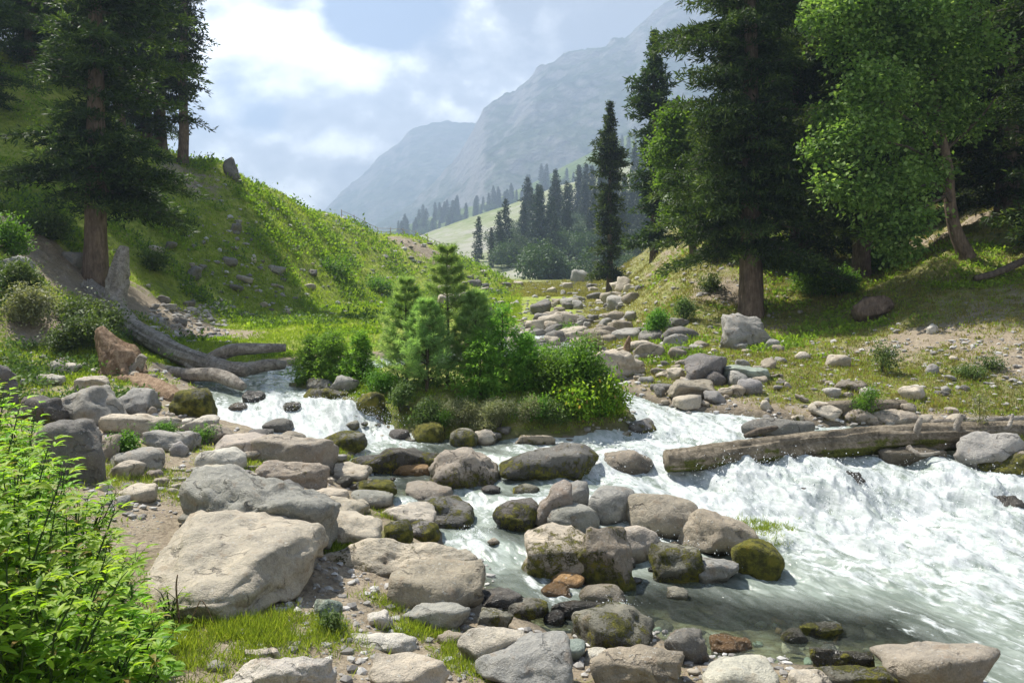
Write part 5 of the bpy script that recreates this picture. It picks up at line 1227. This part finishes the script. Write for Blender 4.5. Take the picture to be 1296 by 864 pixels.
# grassy tufts at chosen spots of the foreground
rs = np.random.RandomState(9); P_ = []
for (u, v, r, k) in [(300, 800, .3, 600), (360, 800, .3, 600), (400, 795, .18, 400), (250, 820, .3, 500), (180, 820, .4, 600), (330, 800, .25, 300), (520, 800, .16, 260), (545, 798, .12, 200), (580, 828, .14, 220), (590, 850, .14, 200), (490, 765, .12, 120), (90, 840, .6, 900), (160, 800, .4, 600), (100, 870, .5, 700), (155, 610, .5, 400), (180, 600, .4, 300), (240, 630, .25, 200), (498, 656, .1, 200), (955, 690, .22, 350), (1260, 568, .3, 500), (985, 690, .1, 60), (640, 855, .1, 60), (430, 575, .2, 200), (370, 585, .25, 250), (300, 590, .2, 200)]:
    q = hit(min(u, 1290), min(v, 862))
    if q is None: continue
    c = q+rs.normal(size=(k, 3))*[r, r*.7, 0]; c[:, 2] = interp(G, c[:, 0], c[:, 1])+(0.0 if (u, v) not in ((955, 690), (1260, 568)) else .22)
    P_.append(c)
P_ = np.concatenate(P_); P_ = P_[fbm(P_*[5, 5, 0], 3)+rs.rand(len(P_))*.3 > .02]; P_ = np.repeat(P_, 7, 0); n = len(P_); P_ += rs.normal(size=(n, 3))*[.02, .02, 0]
V, Fq, tt = slivers(P_, rs.normal(size=(n, 3))*.6+[0, 0, 1.], rs.uniform(.03, .12, n), .006, rs, np.clip(.40+rs.normal(size=n)*.25, 0, 1))
o = link('grass_tufts', mesh_np('grass_tufts', V, Fq, M_GRASS, {'tint': tt}, smooth=False)); tag(o, kind='stuff')
# leafy ground cover on the left slope and island
rs = np.random.RandomState(19)
def cover(name, mat, n, regions, size_f, seed, amin=.6, h=.5):
    rs = np.random.RandomState(seed); Pp = []
    for u0, u1, y0, y1, wt_ in regions:
        k = int(n*wt_); a = (rs.uniform(u0, u1, k)-CU)/F; y = 1/rs.uniform(1/y1, 1/y0, k); x = a*y
        cl = fbm(P3(x, y, 3, .45), 3)
        ok = (interp(turf, x, y) > amin) & (cl > .12) & (interp(S, x, y) > .2)
        Pp.append(np.stack([x, y, interp(T, x, y)], 1)[ok])
    P = np.repeat(np.concatenate(Pp), 8, 0); n = len(P); sz = size_f(P[:, 1])*rs.uniform(.6, 1.2, n)
    P = P+rs.normal(size=(n, 3))*sz[:, None]*[1.2, 1.2, 0]; P[:, 2] += np.abs(rs.normal(size=n))*sz*h
    V, Fq, tt = slivers(P, rs.normal(size=(n, 3))+[0, 0, .6], sz, sz*.5, rs, np.clip(.45+fbm(P*.5, 2)*.4+rs.normal(size=n)*.18, 0, 1))
    o = link(name, mesh_np(name, V, Fq, mat, {'tint': tt}, smooth=False)); tag(o, kind='stuff')
cover('undergrowth', M_SCRUB, 18000, [(-200, 480, 22, 60, 1), (250, 640, 40, 95, .7), (820, 1296, 20, 45, .35)], lambda y: .03+.0040*y, 23)
cover('shrubbery', M_DULL, 9000, [(-200, 260, 14, 30, 1), (150, 640, 30, 95, .6), (380, 800, 12.5, 17, .5)], lambda y: .03+.004*y, 24, amin=.5, h=1.2)

# ------------------------------------------------------------------ spray above the falls
rs = np.random.RandomState(31); P_ = []
for (u, v, r, h, k) in [(1060, 622, .35, .28, 900), (985, 600, .3, .22, 500), (925, 598, .3, .22, 500), (1200, 615, .5, .2, 500), (1270, 640, .3, .25, 500), (1100, 650, .8, .16, 600), (1000, 650, .8, .14, 500), (440, 520, .3, .25, 600), (470, 535, .3, .22, 500), (390, 520, .35, .18, 400), (340, 520, .35, .15, 300), (740, 600, .2, .16, 300), (800, 585, .3, .18, 300), (600, 680, .12, .08, 150), (900, 690, .5, .1, 400), (850, 560, .5, .12, 300), (1200, 700, .8, .12, 400), (770, 775, .15, .08, 120)]:
    x, y = w_at(u, v); c = np.stack([x+rs.normal(size=k)*r, y+rs.normal(size=k)*r*.6, np.zeros(k)], 1)
    c[:, 2] = Wf(c[:, 0], c[:, 1])+.04+np.abs(rs.normal(size=k))*h*.55; P_.append(c)
P_ = np.concatenate(P_); D, Fc = ico(1)
sz = .003+.006*rs.rand(len(P_))**3
V = (P_[:, None]+D[None]*sz[:, None, None]*[1, 1, 1.3]).reshape(-1, 3); Fq = (np.arange(len(P_))[:, None, None]*len(D)+Fc[None]).reshape(-1, 3)
m, nt, out = mat_new('spray'); pb = N(nt, 'ShaderNodeBsdfPrincipled', Roughness=.3); pb.inputs['Base Color'].default_value = (.9, .92, .92, 1); L(nt, pb.outputs[0], out.inputs[0])
o = link('water_spray', mesh_np('water_spray', V, Fq, m)); tag(o, kind='stuff')
